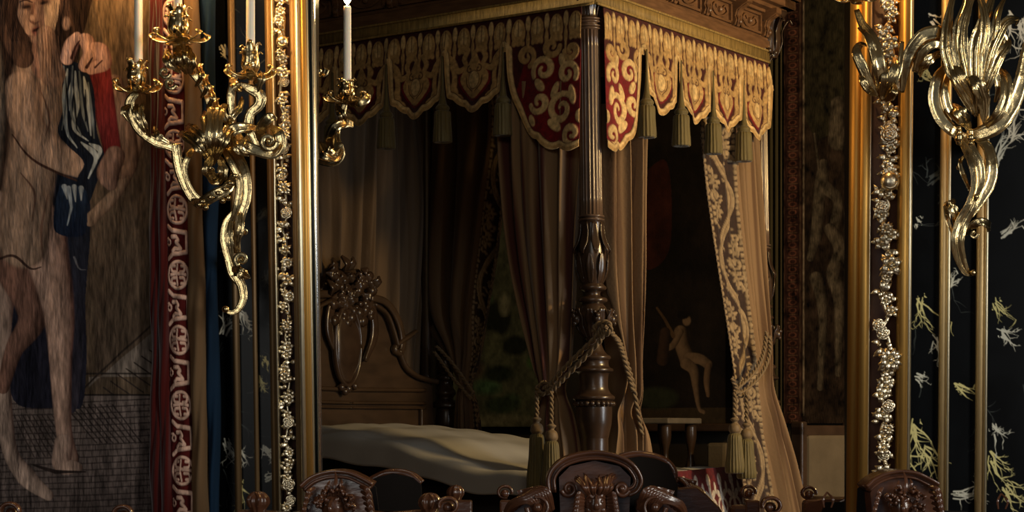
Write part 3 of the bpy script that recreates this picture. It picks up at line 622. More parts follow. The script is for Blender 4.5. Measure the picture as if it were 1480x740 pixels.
leaf(mb, [(256, 66, 0.01), (262, 84, 0.04), (270, 108, 0.01)], 12); leaf(mb, [(270, 66, 0.01), (276, 88, 0.035), (274, 108, 0.01)], 9); leaf(mb, [(242, 70), (244, 88, 0.03), (262, 106, 0.01)], 9)
for x, y in ((284, 100), (292, 116), (300, 132), (307, 150)): leaf(mb, [(x-2, y+26, 0.01), (x+7, y+10, 0.03), (x+4, y-4, 0.01), (x+10, y-8, 0)], 5.5)
for q in ((243, 84), (238, 104), (246, 120)): volute(mb, q, 9, 2, 0.3, 1.1, 3.0, SD)
mb.build('candle_arm', M['brass'], sc)
mb = MB()
S(mb, [(346, 122), (360, 128), (375, 138), (374, 152), (362, 164), (359, 182), (366, 200), (376, 222)], [4, 7, 9, 8, 7, 8, 7, 2]); S(mb, [(336, 126), (340, 108, 0.01), (333, 140), (334, 170), (326, 196), (318, 216)], [3, 5, 6, 4, 6, 4])
leaf(mb, [(334, 112, 0.01), (341, 124, 0.03), (350, 132, 0.01)], 8); leaf(mb, [(330, 150), (320, 158, 0.02), (328, 176, 0.02), (324, 190)], 7); leaf(mb, [(366, 120), (378, 112, 0.03), (372, 134, 0.02)], 7)
leaf(mb, [(350, 140), (346, 156, 0.02), (334, 172, 0.03), (330, 186)], 6)
mb.build('candle_arm', M['brass'], sc)
mb = MB()   # body: big sweep to the right ending in a volute, sprays of leaves
S(mb, [(312, 222), (322, 200, 0.02), (338, 187, 0.03), (356, 184, 0.02), (372, 186)], [4, 8, 9, 7, 4]); S(mb, [(342, 190), (352, 208, 0.03), (372, 218, 0.03), (394, 222, 0.02), (404, 210, 0.02), (402, 192, 0.02), (390, 182)], [3, 8, 8, 8, 9, 8, 3])
S(mb, [(376, 204), (378, 184, 0.02), (390, 170, 0.03), (400, 172, 0.02)], [5, 8, 8, 2]); volute(mb, (388, 204), 13, 3, 0.0, 1.3, 4.5, SD-0.02); leaf(mb, [(360, 196, 0.02), (352, 212, 0.04), (372, 224, 0.02)], 8); leaf(mb, [(336, 196, 0.02), (342, 214, 0.04), (360, 226, 0.02)], 7)
for (a, b, wd) in (((308, 158), (304, 200), 9), ((318, 160), (314, 200), 8), ((296, 168), (299, 205), 8), ((276, 186), (292, 202), 10), ((332, 184), (322, 206), 9), ((268, 196), (290, 216), 8)):
    leaf(mb, [(308, 240, 0.005), (b[0], b[1], 0.05), (a[0], a[1], 0.03), (a[0]+(a[0]-308)*0.25, a[1]-3, 0.01)][::-1], wd)
leaf(mb, [(306, 226, 0.03), (300, 244, 0.05), (312, 260, 0.02), (318, 250, 0.01)], 10); leaf(mb, [(318, 226, 0.02), (322, 250, 0.03), (314, 268, 0.01)], 9)
mb.build('leaf_spray', M['brass'], sc)
mb = MB()   # lower scrolls
S(mb, [(254, 208), (256, 230), (262, 256), (274, 282), (286, 296)], [7, 8, 7, 6, 5]); S(mb, [(286, 208, -0.02), (272, 226), (266, 250), (278, 276), (292, 290)], [2, 5, 5, 4, 3])
S(mb, [(276, 290), (290, 293, 0.02), (310, 282, 0.03), (326, 274, 0.03), (338, 258, 0.02), (342, 238, 0.01), (330, 218)], [4, 8, 9, 8, 8, 7, 4])
for x, y in ((288, 296), (297, 300), (322, 290), (330, 286)): ball(mb, P(x, y, SD-0.03), 4.5*PX)
for k in range(6): q = catmull([(292, 291), (312, 281), (328, 271), (339, 254)], 6)[k]; ball(mb, P(q[0], q[1], SD-0.055), 4.2*PX, sc=(1.25, 0.7, 0.8))
S(mb, [(328, 212), (344, 228, 0.01), (354, 254, 0.02), (355, 284, 0.02), (347, 312, 0.02), (342, 340, 0.01), (343, 366)], [4, 8, 8, 8, 8, 6, 5]); S(mb, [(322, 216, 0.02), (334, 236, 0.03), (345, 262, 0.03), (342, 296, 0.03), (334, 322, 0.02)], [3, 5, 5, 5, 3])
S(mb, [(338, 306), (326, 322), (323, 346), (329, 372), (336, 396), (348, 412)], [4, 5, 6, 6, 7, 5]); leaf(mb, [(334, 316, 0.02), (332, 344, 0.03), (336, 378, 0.02)], 6); leaf(mb, [(346, 300, 0.02), (348, 330, 0.03), (342, 356, 0.02)], 6)
volute(mb, (349, 375), 10, 2, 2.0, 1.3, 4.0, SD-0.01); volute(mb, (353, 336), 6, 1.5, 2.5, 1.0, 2.5, SD-0.01); leaf(mb, [(336, 386, 0.01), (346, 394, 0.03), (362, 402, 0.01)], 9); leaf(mb, [(342, 380, 0.01), (348, 392, 0.03), (358, 392, 0.01)], 6)
S(mb, [(340, 396), (349, 414), (351, 432), (344, 447), (334, 452), (325, 448)], [7, 7, 6, 5, 3.5, 3]); ball(mb, P(326, 447, SD), 5.5*PX)
S(mb, [(333, 370, -0.02), (338, 384, -0.10), (338, 388, -0.17)], [6, 8, 12])
mb.build('scrolled_stem', M['brass'], sc)
candle(200, SD, zA, P(0, -66, SD).z, 6.3, 'white candle in the leftmost cup of the gilt wall light, before the tapestry', 3.2)
candle(257, SD-0.03, zB, P(0, -120, SD).z, 6.3, 'white candle in the topmost cup, over the scrolled tapestry border', 3.2)
candle(362, SD, zC, P(0, -80, SD).z, 6.5, 'white candle beside the carved upright, above the black marble strip', 3.2)

# ---- the wall light's reflection in the mirror, built as a real arm
D2 = 3.92
s2 = thing('wall_sconce', 'reflected gilt-bronze arm with a lit candle, just right of the left upright', 'wall light', tuple(P(440, 250, D2-0.08)))
zD = cup_and_pan(s2, 501, 146, 34, 36, 11, 5, D2)
mb = MB()
S(mb, [(420, 210, -0.0), (446, 222), (464, 234), (484, 236), (494, 224), (492, 208)], [6, 6, 5, 5, 5, 4], D=D2); S(mb, [(430, 214), (455, 222, 0.02), (474, 228, 0.02), (488, 222, 0.02)], [3, 4, 4, 2], D=D2); leaf(mb, [(462, 206, 0.01), (470, 220, 0.04), (486, 224, 0.02), (494, 212, 0)], 13, D=D2)
S(mb, [(478, 214), (477, 198, 0.02), (484, 184, 0.03), (498, 178, 0.02), (510, 180)], [6, 8, 8, 8, 5], D=D2); S(mb, [(490, 206), (488, 190, 0.01), (494, 168), (498, 150)], [4, 4, 5, 5], D=D2); leaf(mb, [(486, 152, 0.01), (494, 166, 0.03), (500, 182, 0.01)], 8, D=D2)
S(mb, [(505, 152), (518, 150, 0.02), (530, 144, 0.02), (528, 136, 0.01)], [3, 5, 6, 4], D=D2); S(mb, [(440, 100), (455, 106), (468, 108), (472, 100)], [4, 4, 4, 5], D=D2); leaf(mb, [(445, 108), (460, 104, 0.02), (466, 110, 0.01)], 6, D=D2)
S(mb, [(430, 160), (424, 190), (420, 240), (426, 300), (430, 340)], [8, 10, 9, 7, 3], D=D2-0.03)
mb.build('reflected_scrolled_arm', M['brass'], s2)
candle(502, D2, zD, P(0, 9, D2).z, 6.6, 'reflected lit white candle with a bright flame, in front of the dark canopy', 1.6)

# ---- right wall light
sr = thing('wall_sconce', 'large gilt-bronze scrolled wall light with tall leaves, over the black marble panelling', 'wall light', tuple(P(1395, 260, WY-0.03)))
mb = MB()   # central leaves
base = (1410, 172)
for (pts, wd) in (([(1404, 160), (1384, 120), (1368, 70), (1372, 20), (1384, -30)], 10), ([(1408, 165), (1396, 110), (1388, 60), (1398, 10), (1420, -30)], 11), ([(1412, 165), (1410, 110), (1412, 60), (1428, 16), (1440, -24)], 12),
                  ([(1414, 160), (1424, 110), (1434, 70), (1452, 34), (1470, 28), (1468, 38)], 9), ([(1410, 160), (1398, 130), (1374, 104), (1366, 88), (1372, 72)], 8), ([(1416, 150), (1430, 118), (1444, 84), (1458, 62), (1450, 48)], 8),
                  ([(1412, 140), (1416, 90), (1424, 40), (1418, 0), (1404, -18)], 8), ([(1406, 130), (1386, 84), (1384, 40), (1396, 4), (1392, -20)], 7), ([(1418, 120), (1436, 60), (1442, 20), (1456, -10)], 7)):
    q = [P(a, b_, SD-0.012-0.05*math.sin(PI*min(1, 0.15+i/len(pts)))) for i, (a, b_) in enumerate(pts)]; W = np.array([0.4, 0.8, 1.0, 0.9, 0.6, 0.15])*wd*PX
    sweep(mb, q, W, W*0.38, M=44, n=20, ribs=5, amp=0.8, lobes=5, lobeamp=0.16, twist=0.5*((wd % 2)-0.5))
for (a, b, wd) in (((1372, 88), (1396, 140), 6), ((1378, 84), (1402, 138), 4), ((1386, 90), (1404, 130), 4)): S(mb, [(a[0], a[1], 0.05), ((a[0]+b[0])/2-2, (a[1]+b[1])/2, 0.07), (b[0], b[1], 0.05), (1412, 168, 0.03)], [wd*0.6, wd, wd, wd*0.5], ribs=2)
mb.build('leaf_spray', M['brass'], sr)
mb = MB()   # left arm over the frame
S(mb, [(1398, 96, 0.03), (1384, 60, 0.03), (1360, 48, 0.04), (1336, 52, 0.04), (1318, 72, 0.03), (1308, 100, 0.02), (1304, 134)], [6, 10, 11, 11, 10, 8, 3]); S(mb, [(1372, 70, 0.05), (1350, 64, 0.06), (1332, 78, 0.05), (1322, 104, 0.03)], [5, 6, 7, 4]); leaf(mb, [(1366, 74, 0.03), (1346, 84, 0.05), (1334, 98, 0.04), (1330, 112)], 8)
S(mb, [(1326, 60, 0.02), (1334, 46, 0.04), (1352, 42, 0.04), (1368, 44, 0.03)], [3, 4, 5, 3])
for (pts, wd) in (([(1276, 146), (1270, 110), (1262, 74), (1252, 50), (1240, 40)], 7), ([(1272, 140), (1256, 118), (1246, 96), (1238, 76), (1244, 64), (1256, 66)], 8), ([(1276, 140), (1274, 100), (1268, 66), (1258, 44)], 6),
                  ([(1278, 142), (1286, 116), (1294, 94), (1292, 82)], 8), ([(1268, 138), (1254, 128), (1246, 114), (1244, 104)], 6), ([(1280, 146), (1292, 134), (1294, 122)], 6), ([(1274, 144), (1278, 112), (1280, 88)], 6)):
    q = [P(a, b_, SD-0.012-0.045*math.sin(PI*min(1, 0.1+i/len(pts)))) for i, (a, b_) in enumerate(pts)]; W = np.array([0.4, 0.9, 1.0, 0.9, 0.6, 0.2])*wd*PX
    sweep(mb, q, W, W*0.4, M=36, n=20, ribs=3, amp=0.5, twist=0.3)
S(mb, [(1278, 140, 0.02), (1272, 96, 0.06), (1262, 58, 0.05), (1246, 34, 0.03), (1238, 14, 0.02)], [8, 9, 8, 6, 4])
S(mb, [(1304, 60, 0.02), (1300, 96, 0.03), (1288, 128, 0.02), (1276, 144)], [3, 5, 6, 3])
mb.build('candle_arm', M['brass'], sr)
cup_and_pan(sr, 1236, -2, 44, 36, 12, 6, SD-0.02)
mb = MB()   # right arm
S(mb, [(1398, 196, 0.01), (1420, 192, 0.02), (1444, 178, 0.03), (1464, 150, 0.03), (1476, 116, 0.03), (1486, 70, 0.02), (1500, 30, 0.02)], [6, 11, 13, 12, 10, 9, 8]); S(mb, [(1424, 182, 0.03), (1444, 164, 0.05), (1454, 138, 0.05), (1452, 112, 0.04), (1440, 98, 0.02)], [5, 8, 9, 9, 4], ribs=4)
leaf(mb, [(1462, 150, 0.02), (1456, 120, 0.04), (1444, 98, 0.03)], 8); volute(mb, (1444, 60), 11, 3, -1.2, 1.1, 5, SD-0.02); S(mb, [(1428, 100, 0.02), (1432, 72, 0.03), (1444, 52, 0.03), (1456, 60, 0.02)], [4, 6, 5, 3])
S(mb, [(1418, 112, 0.03), (1428, 100, 0.04), (1438, 106, 0.04), (1444, 126, 0.04), (1438, 148, 0.03)], [3, 5, 6, 6, 2]); S(mb, [(1456, 26, 0.02), (1446, 44, 0.03), (1436, 58, 0.03)], [2, 5, 6])
leaf(mb, [(1402, 110, 0.06), (1414, 124, 0.07), (1422, 150, 0.05), (1422, 180, 0.03)], 12)
mb.build('candle_arm', M['brass'], sr)
mb = MB()   # C scroll and stem
S(mb, [(1370, 92, 0.02), (1356, 112, 0.03), (1351, 140, 0.03), (1358, 166, 0.03), (1374, 186, 0.03), (1396, 202, 0.02)], [4, 8, 10, 10, 9, 6]); S(mb, [(1372, 104, 0.04), (1366, 130, 0.05), (1372, 158, 0.05), (1388, 178, 0.04)], [3, 5, 6, 4])
leaf(mb, [(1376, 150, 0.03), (1386, 160, 0.06), (1396, 176, 0.05), (1404, 190, 0.02)], 11)
for k in range(9): ball(mb, P(1386+(k*17) % 34, 186+(k*7) % 22, SD-0.05-0.004*(k % 3)), (4+(k % 3))*PX, bump=0.15)
S(mb, [(1386, 196, 0.02), (1400, 214, 0.03), (1411, 240, 0.04), (1413, 268, 0.04), (1404, 296, 0.04), (1390, 322, 0.03), (1384, 346, 0.03), (1387, 370, 0.02), (1396, 392, 0.01), (1408, 396)], [6, 10, 11, 10, 9, 10, 10, 9, 6, 3], ribs=4)
S(mb, [(1412, 198, 0.01), (1428, 214, 0.02), (1434, 240, 0.03), (1430, 266, 0.03), (1416, 290, 0.03), (1402, 312, 0.03)], [6, 8, 9, 9, 8, 5]); S(mb, [(1400, 206, 0.05), (1416, 230, 0.06), (1420, 260, 0.06), (1410, 290, 0.05)], [2, 4, 4, 2])
S(mb, [(1398, 340, 0.01), (1404, 328, 0.03), (1418, 320, 0.04), (1430, 326, 0.03), (1428, 332, 0.01)], [4, 6, 6, 7, 4]); volute(mb, (1408, 338), 6, 2, 0, 1.0, 2.5, SD-0.02); ball(mb, P(1407, 394, SD-0.01), 4.5*PX); ball(mb, P(1411, 284, SD-0.05), 4*PX); ball(mb, P(1386, 242, SD), 4*PX)
S(mb, [(1396, 224, 0.0), (1388, 234, 0.01), (1392, 252, 0.01), (1402, 276, 0.02)], [2, 3, 4, 2])
leaf(mb, [(1366, 292, 0.01), (1376, 300, 0.03), (1384, 322, 0.02), (1380, 352)], 8); leaf(mb, [(1380, 288, 0.02), (1374, 296, 0.03), (1366, 304, 0.01)], 7); S(mb, [(1366, 296), (1370, 318, 0.01), (1379, 344, 0.01)], [3, 4, 1.5])
S(mb, [(1398, 200, -0.02), (1400, 200, -0.1), (1400, 204, -0.17)], [8, 10, 16])
mb.build('scrolled_stem', M['brass'], sr)
candle(1236, SD-0.02, P(0, -30, SD).z, P(0, -190, SD).z, 6.5, 'white candle above the right upright, mostly above the picture', 5.5)
# ------------------------------------------------------------------ the four-poster bed
BL, BW = 2.10, 1.63
bed = thing('four_poster_bed', 'carved dark oak four-poster bed with turned posts and a heavy cornice', 'bed', B(1.0, 0.8, 0))
U = D0/F
def zz(y): return CZ+(HY-y)*U
pc = P(859, 620, D0)
def flute(n, a): return lambda th, z, r: r*(1-a+a*abs(math.cos(n*th/2))**0.7*1.2)
def pr(lst, per=5): return smooth_prof([(r*U, zz(y)) for y, r in lst], per)
LEAN = -0.0135
def post_parts(parent):
    mb = MB()
    lathe(mb, tuple(pc), pr([(408, 14), (412, 17), (415, 20), (419, 19), (422, 12), (428, 12), (431, 20), (436, 21), (440, 14), (446, 12), (488, 9), (495, 12), (500, 13), (510, 18), (515, 25), (519, 25), (522, 22), (530, 23), (533, 28), (537, 28), (541, 22), (560, 21), (569, 25), (573, 30), (577, 30), (580, 25), (588, 26), (594, 26), (612, 25), (630, 21), (640, 20), (700, 20), (758, 22), (765, 26), (880, 26), (905, 20), (940, 28), (1001, 16)], 4), 32, lean=LEAN)
    post = mb.build('post', M['bedwood'], parent)
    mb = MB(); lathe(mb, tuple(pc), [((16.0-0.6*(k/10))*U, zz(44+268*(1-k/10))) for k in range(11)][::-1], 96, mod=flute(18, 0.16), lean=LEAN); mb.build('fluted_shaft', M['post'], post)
    for ys in ((29, 33, 39, 43), (313, 318)):
        mb = MB(); pts = []
        for y in ys: pts += [(y-2.2, 15), (y-1, 18.5), (y+1, 18.5), (y+2.2, 15)]
        lathe(mb, tuple(pc), pr(pts, 2), 28, lean=LEAN); mb.build('collar', M['post'], post)
    def at(y, r, a, out=0): z = zz(y); return (pc.x+LEAN*(z-pc.z)+(r*U+out)*math.cos(a), pc.y+(r*U+out)*math.sin(a), z)
    mb = MB()   # leaf-wrapped vase below the shaft
    lathe(mb, tuple(pc), pr([(318, 17), (340, 16), (352, 19), (372, 21), (392, 21), (404, 18), (412, 15)], 4), 28, lean=LEAN)
    for k in range(8):
        a = 2*PI*k/8+0.2
        sweep(mb, [at(322, 17, a), at(338, 18, a), at(352, 22, a), at(362, 27, a), at(368, 25, a)], np.array([3.5, 5.5, 6, 4, 1])*U, np.array([2, 2, 2, 1.6, 1])*U, face=(math.cos(a), math.sin(a), 0), M=18, n=10, ribs=2, amp=0.4)
        a += PI/8
        sweep(mb, [at(410, 15, a), at(396, 21, a), at(380, 23.5, a), at(366, 23.5, a)], np.array([3, 6, 6.5, 1])*U, np.array([2, 2, 2, 1])*U, face=(math.cos(a), math.sin(a), 0), M=16, n=10, ribs=3, amp=0.4, lobes=3, lobeamp=0.2)
    mb.build('carved_vase', M['bedwood'], post)
    mb = MB()   # leafy swelling with a projecting mask
    lathe(mb, tuple(pc), pr([(438, 14), (446, 20), (460, 23), (476, 21), (488, 12), (493, 9)], 4), 24, lean=LEAN)
    for k in range(10):
        a = 2*PI*k/10+0.1
        sweep(mb, [at(490, 12, a), at(476, 22, a), at(460, 27, a), at(449, 31, a), at(446, 27, a)], np.array([2.5, 5, 6.5, 5, 2])*U, np.array([2, 2.6, 2.6, 2, 1])*U, face=(math.cos(a), math.sin(a), 0), M=18, n=10, ribs=3, amp=0.45, lobes=3, lobeamp=0.3)
    for k in range(5):
        a = 2*PI*k/5-0.15; ball(mb, at(462, 27, a), 7.5*U, 10, 8, bump=0.1); ball(mb, at(457, 32, a), 4.2*U, 8, 6); ball(mb, at(468, 31, a), 3.5*U, 8, 6); ball(mb, at(452, 29, a+0.12), 3*U); ball(mb, at(452, 29, a-0.12), 3*U)
    mb.build('carved_leaves', M['bedwood'], post)
    mb = MB()   # beaded ring
    lathe(mb, tuple(pc), pr([(579, 27), (584, 27), (588, 27)], 2), 24, lean=LEAN)
    for k in range(22): ball(mb, at(583.5, 27.5, 2*PI*k/22), 4.4*U, 8, 6, (1, 1, 0.85))
    mb.build('beaded_ring', M['bedwood'], post)
    mb = MB()   # capital
    lathe(mb, tuple(pc), pr([(28, 14), (14, 16), (2, 21), (-8, 27), (-12, 28)], 3), 24, lean=LEAN)
    for k in range(8):
        a = 2*PI*k/8+0.2
        sweep(mb, [at(26, 14, a), at(12, 18, a), at(0, 25, a), at(-4, 32, a), at(2, 33, a)], np.array([3.5, 6, 6, 4, 1.5])*U, np.array([1.8, 2, 2, 1.6, 1])*U, face=(math.cos(a), math.sin(a), 0), M=16, n=10, ribs=3, amp=0.4, lobes=3, lobeamp=0.25)
        ball(mb, at(-8, 30, a+PI/8), 5*U)
    mb.build('capital', M['bedwood'], post)
    return post
post1 = post_parts(bed)
q = np.array(B(0, BW, 0))-np.array(B(0, 0, 0))
post2 = copy_thing(post1, parent=bed, loc=tuple(q))
# canopy
def ring_box(mb, out, z0, z1, th=0.03):
    """four boards round the canopy, standing `out` beyond the post centres"""
    a, b = -out, out
    for (u0, v0, u1, v1) in ((a, a, BL+b, a+th), (a, BW+b-th, BL+b, BW+b), (a, a, a+th, BW+b), (BL+b-th, a, BL+b, BW+b)):
        hexa(mb, [B(u0, v0, z0), B(u1, v0, z0), B(u1, v1, z0), B(u0, v1, z0), B(u0, v0, z1), B(u1, v0, z1), B(u1, v1, z1), B(u0, v1, z1)])
mb = MB(); ring_box(mb, 0.045, 3.17, 3.40, 0.03); fr = mb.build('frieze', M['cornice'], bed, False)
mb = MB(); ring_box(mb, 0.065, 3.175, 3.235, 0.03); ring_box(mb, 0.058, 3.235, 3.25, 0.02); mb.build('frieze_rail', M['cornice'], bed, False, bevel=0.006)
mb = MB()
for o, z0, z1 in ((0.07, 3.372, 3.39), (0.11, 3.388, 3.41), (0.145, 3.408, 3.455), (0.165, 3.453, 3.475), (0.185, 3.473, 3.52)): ring_box(mb, o, z0, z1, o-0.02)
mb.build('cornice', M['cornice'], bed, False, bevel=0.004)
mb = MB(); hexa(mb, [B(u, v, z) for z in (3.34, 3.36) for (u, v) in ((0, 0), (BL, 0), (BL, BW), (0, BW))]); mb.build('tester', M['cornice'], bed, False)
def bracket(s, side):
    mb = MB(); prof = [(0.045, 3.25), (0.062, 3.255), (0.072, 3.28), (0.064, 3.30), (0.075, 3.33), (0.105, 3.35), (0.135, 3.365), (0.135, 3.39), (0.045, 3.39)]
    h = 0.028
    if side == 'foot': fn = lambda a, b, d: B(-a, s+d, b)
    else: fn = lambda a, b, d: B(s+d, -a, b)
    extrude_poly(mb, prof, fn, -h, h)
    c = Vector(fn(0.078, 3.272, 0)); ball(mb, c, 0.014, 8, 6)
    sweep(mb, [fn(0.066, 3.25, 0), fn(0.078, 3.28, 0), fn(0.070, 3.305, 0), fn(0.086, 3.335, 0), fn(0.125, 3.355, 0)], [0.012, 0.018, 0.014, 0.018, 0.014], [0.008], face=((0.816, -0.578, 0) if side == 'foot' else (-0.578, -0.816, 0)), M=20, n=10, ribs=2, amp=0.4)
    mb.build('bracket', M['cornice'], bed, False)
def panel(s0, s1, side):
    mb = MB(); fn = (lambda s, o, z: B(-o, s, z)) if side == 'foot' else (lambda s, o, z: B(s, -o, z))
    for a, b, c, d in ((s0, s1, 3.256, 3.268), (s0, s1, 3.352, 3.364), (s0, s0+0.014, 3.256, 3.364), (s1-0.014, s1, 3.256, 3.364)):
        hexa(mb, [fn(a, 0.045, c), fn(b, 0.045, c), fn(b, 0.060, c), fn(a, 0.060, c), fn(a, 0.045, d), fn(b, 0.045, d), fn(b, 0.060, d), fn(a, 0.060, d)])
    m = (s0+s1)/2; hw = (s1-s0)/2-0.03; f = (0.816, -0.578, 0) if side == 'foot' else (-0.578, -0.816, 0)
    for k in (-1, 1):
        sweep(mb, [fn(m, 0.047, 3.275), fn(m+k*hw*0.5, 0.052, 3.285), fn(m+k*hw*0.9, 0.052, 3.31), fn(m+k*hw*0.6, 0.052, 3.335), fn(m+k*hw*0.35, 0.050, 3.315)], [0.004, 0.008, 0.007, 0.006, 0.004], [0.005], face=f, M=18, n=8)
    ball(mb, fn(m, 0.05, 3.31), 0.016, 8, 6); mb.build('frieze_panel', M['cornice'], bed, False)
footb = [0.0, 0.33, 0.65, 0.965, 1.28, 1.60]; sideb = [0.0, 0.416, 0.769, 1.112, 1.457, 1.80, 2.10]
for L, sd in ((footb, 'foot'), (sideb, 'side')):
    for i, s in enumerate(L[1:]): bracket(s, sd); panel(L[i]+0.045, s-0.045, sd)
# corner ornament over the posts
for (cu, cv) in ((-0.05, -0.05), (-0.05, BW+0.05)):
    mb = MB(); c = Vector(B(cu, cv, 3.29)); lathe(mb, tuple(c), smooth_prof([(0.03, 3.15), (0.045, 3.20), (0.05, 3.26), (0.045, 3.30), (0.06, 3.35), (0.085, 3.39)]), 16)
    for k in range(6):
        a = 2*PI*k/6; d = Vector((math.cos(a), math.sin(a), 0)); b0 = Vector((c.x, c.y, 3.16))
        sweep(mb, [b0+d*0.03, b0+d*0.055+Vector((0, 0, .07)), b0+d*0.055+Vector((0, 0, .13)), b0+d*0.09+Vector((0, 0, .19)), b0+d*0.11+Vector((0, 0, .17))], [0.008, 0.018, 0.018, 0.014, 0.005], [0.006], face=tuple(d), M=20, n=10, ribs=2, amp=0.5)
    mb.build('corner_ornament', M['bedwood'], bed)
# frame rails and headboard
mb = MB()
for (u0, v0, u1, v1) in ((0, -0.03, BL, 0.03), (0, BW-0.03, BL, BW+0.03), (-0.03, 0, 0.03, BW)):
    hexa(mb, [B(u0, v0, 0.42), B(u1, v0, 0.42), B(u1, v1, 0.42), B(u0, v1, 0.42), B(u0, v0, 0.64), B(u1, v0, 0.64), B(u1, v1, 0.64), B(u0, v1, 0.64)])
mb.build('side_rail', M['bedwood'], bed, False, bevel=0.008)
HU = 2.05; vc = hit(503, 500, 'u', HU)[0]
def H(px, py, o=0.0): v, z = hit(px, py, 'u', HU); return B(HU-o, v, z)
half = [(503, 392), (520, 388), (530, 405), (541, 426), (556, 430), (570, 446), (580, 470), (584, 500), (580, 512), (586, 530), (598, 541), (614, 546), (626, 556), (630, 700), (630, 800)]
hv = [hit(x, y, 'u', HU) for x, y in half]; hv = [(v, max(z, 0.4)) for v, z in hv]
outl = hv+[(2*vc-v, z) for v, z in hv[::-1][:-1]]
mb = MB(); extrude_poly(mb, outl, lambda a, b, d: B(HU+d, a, b), 0.0, 0.06); head = mb.build('headboard', M['headwood'], bed, False, bevel=0.01)
fH = tuple(-np.array([*(-UD), 0])*-1); fH = (-UD[0], -UD[1], 0)
def hs(mb, pts, w, t=0.02, o=0.02, mirror=True, **k):
    vz = [hit(x, y, 'u', HU) for x, y in pts]
    for s in ((1, -1) if mirror else (1,)):
        sweep(mb, [B(HU-o, vc+s*(v-vc), z) for v, z in vz], np.atleast_1d(w), [t], face=fH, M=len(pts)*7, n=10, **k)
for sd in (1, -1):
    mb = MB()
    for q_, w_, kw in (([(532, 430), (552, 436), (566, 452), (575, 474), (578, 498), (574, 512)], 0.022, dict(ribs=2, amp=0.4)), ([(572, 506), (582, 530), (597, 543), (614, 549), (628, 552)], 0.016, {}),
                       ([(534, 440), (552, 454), (562, 478), (568, 500)], 0.012, dict(o=0.03)), ([(570, 498), (578, 492), (590, 484), (597, 478)], [0.012, 0.016, 0.008], {}), ([(574, 512), (566, 506), (570, 496)], [0.018], {})):
        vz_ = [hit(x, y, 'u', HU) for x, y in q_]; o_ = kw.pop('o', 0.02)
        sweep(mb, [B(HU-o_, vc+sd*(v-vc), z) for v, z in vz_], np.atleast_1d(w_), [0.02], face=fH, M=len(q_)*7, n=10, **kw)
    mb.build('scroll_moulding', M['headwood'], head)
mb = MB()
for y, wdt in ((563, 0.012), (582, 0.010), (589, 0.007)): hs(mb, [(500, y), (560, y+0.5), (612, y+1)], wdt, 0.014, 0.012)
hs(mb, [(606, 590), (606, 640)], 0.010, 0.014, 0.012); mb.build('panel_moulding', M['headwood'], head)
mb = MB()
th = np.linspace(0, 2*PI, 30); cv, cz = hit(495, 500, 'u', HU)
sweep(mb, [B(HU-0.035, cv+0.105*math.cos(a), cz+0.215*math.sin(a)) for a in th], [0.014], [0.02], face=fH, M=90, n=10, ribs=1, amp=0.3)
k = len(mb.v); lathe(mb, (0, 0, 0), [(0.0, 0)], 3) if False else None
sweep(mb, [B(HU-0.03, cv, cz-0.2), B(HU-0.045, cv, cz), B(HU-0.03, cv, cz+0.2)], [0.03, 0.095, 0.1, 0.095, 0.03], [0.012], face=fH, M=20, n=16)
for x, y in ((487, 560), (497, 562), (506, 558), (492, 566)): ball(mb, H(x, y, 0.03), 0.022)
mb.build('oval_cartouche', M['bedwood'], head)
mb = MB(); rr = random.Random(8)   # carved crest
for k in range(34):
    v, z = hit(503+rr.uniform(-34, 30), rr.uniform(384, 448), 'u', HU); a = rr.uniform(0.2, 2.9); L = rr.uniform(0.05, 0.10)
    sweep(mb, [B(HU-0.01, v, z), B(HU-0.06, v+math.cos(a)*L*0.5, z+math.sin(a)*L*0.5), B(HU-0.03, v+math.cos(a)*L, z+math.sin(a)*L)], [0.012, 0.03, 0.024, 0.006], [0.014], face=fH, M=14, n=10, ribs=2, amp=0.5, lobes=2, lobeamp=0.25)
for k in range(44): v, z = hit(503+rr.uniform(-30, 28), rr.uniform(392, 470), 'u', HU); ball(mb, B(HU-0.03, v, z), rr.uniform(0.016, 0.034), bump=0.15)
hs(mb, [(484, 520), (470, 480), (474, 440), (490, 420)], [0.012, 0.03, 0.03, 0.01], 0.02, 0.03, ribs=2, amp=0.4)
mb.build('carved_crest', M['bedwood'], head)
# turned head posts with their finials
def head_post(v):
    mb = MB(); c = B(HU+0.02, v, 0); s = 11.0/F
    z = lambda y: CZ+(HY-y)*s
    lathe(mb, c, smooth_prof([(0.02, z(508)), (0.045, z(514)), (0.058, z(524)), (0.05, z(534)), (0.03, z(539)), (0.052, z(543)), (0.055, z(548)), (0.035, z(552)), (0.045, z(560)), (0.062, z(568)), (0.045, z(576)), (0.075, z(582)), (0.080, z(588)), (0.055, z(592)), (0.062, z(610)), (0.050, z(640)), (0.05, 0.6), (0.06, 0.3), (0.03, 0)], 4), 24)
    mb.build('head_post', M['bedwood'], bed)
head_post(BW); head_post(2*vc-BW)
mb = MB()   # rear canopy supports, behind the hangings
for v in (0.02, BW-0.02): lathe(mb, B(BL+0.1, v, 0), [(0.04, 0), (0.04, 1.2), (0.035, 3.2)], 12)
mb.build('rear_support', M['bedwood'], bed)

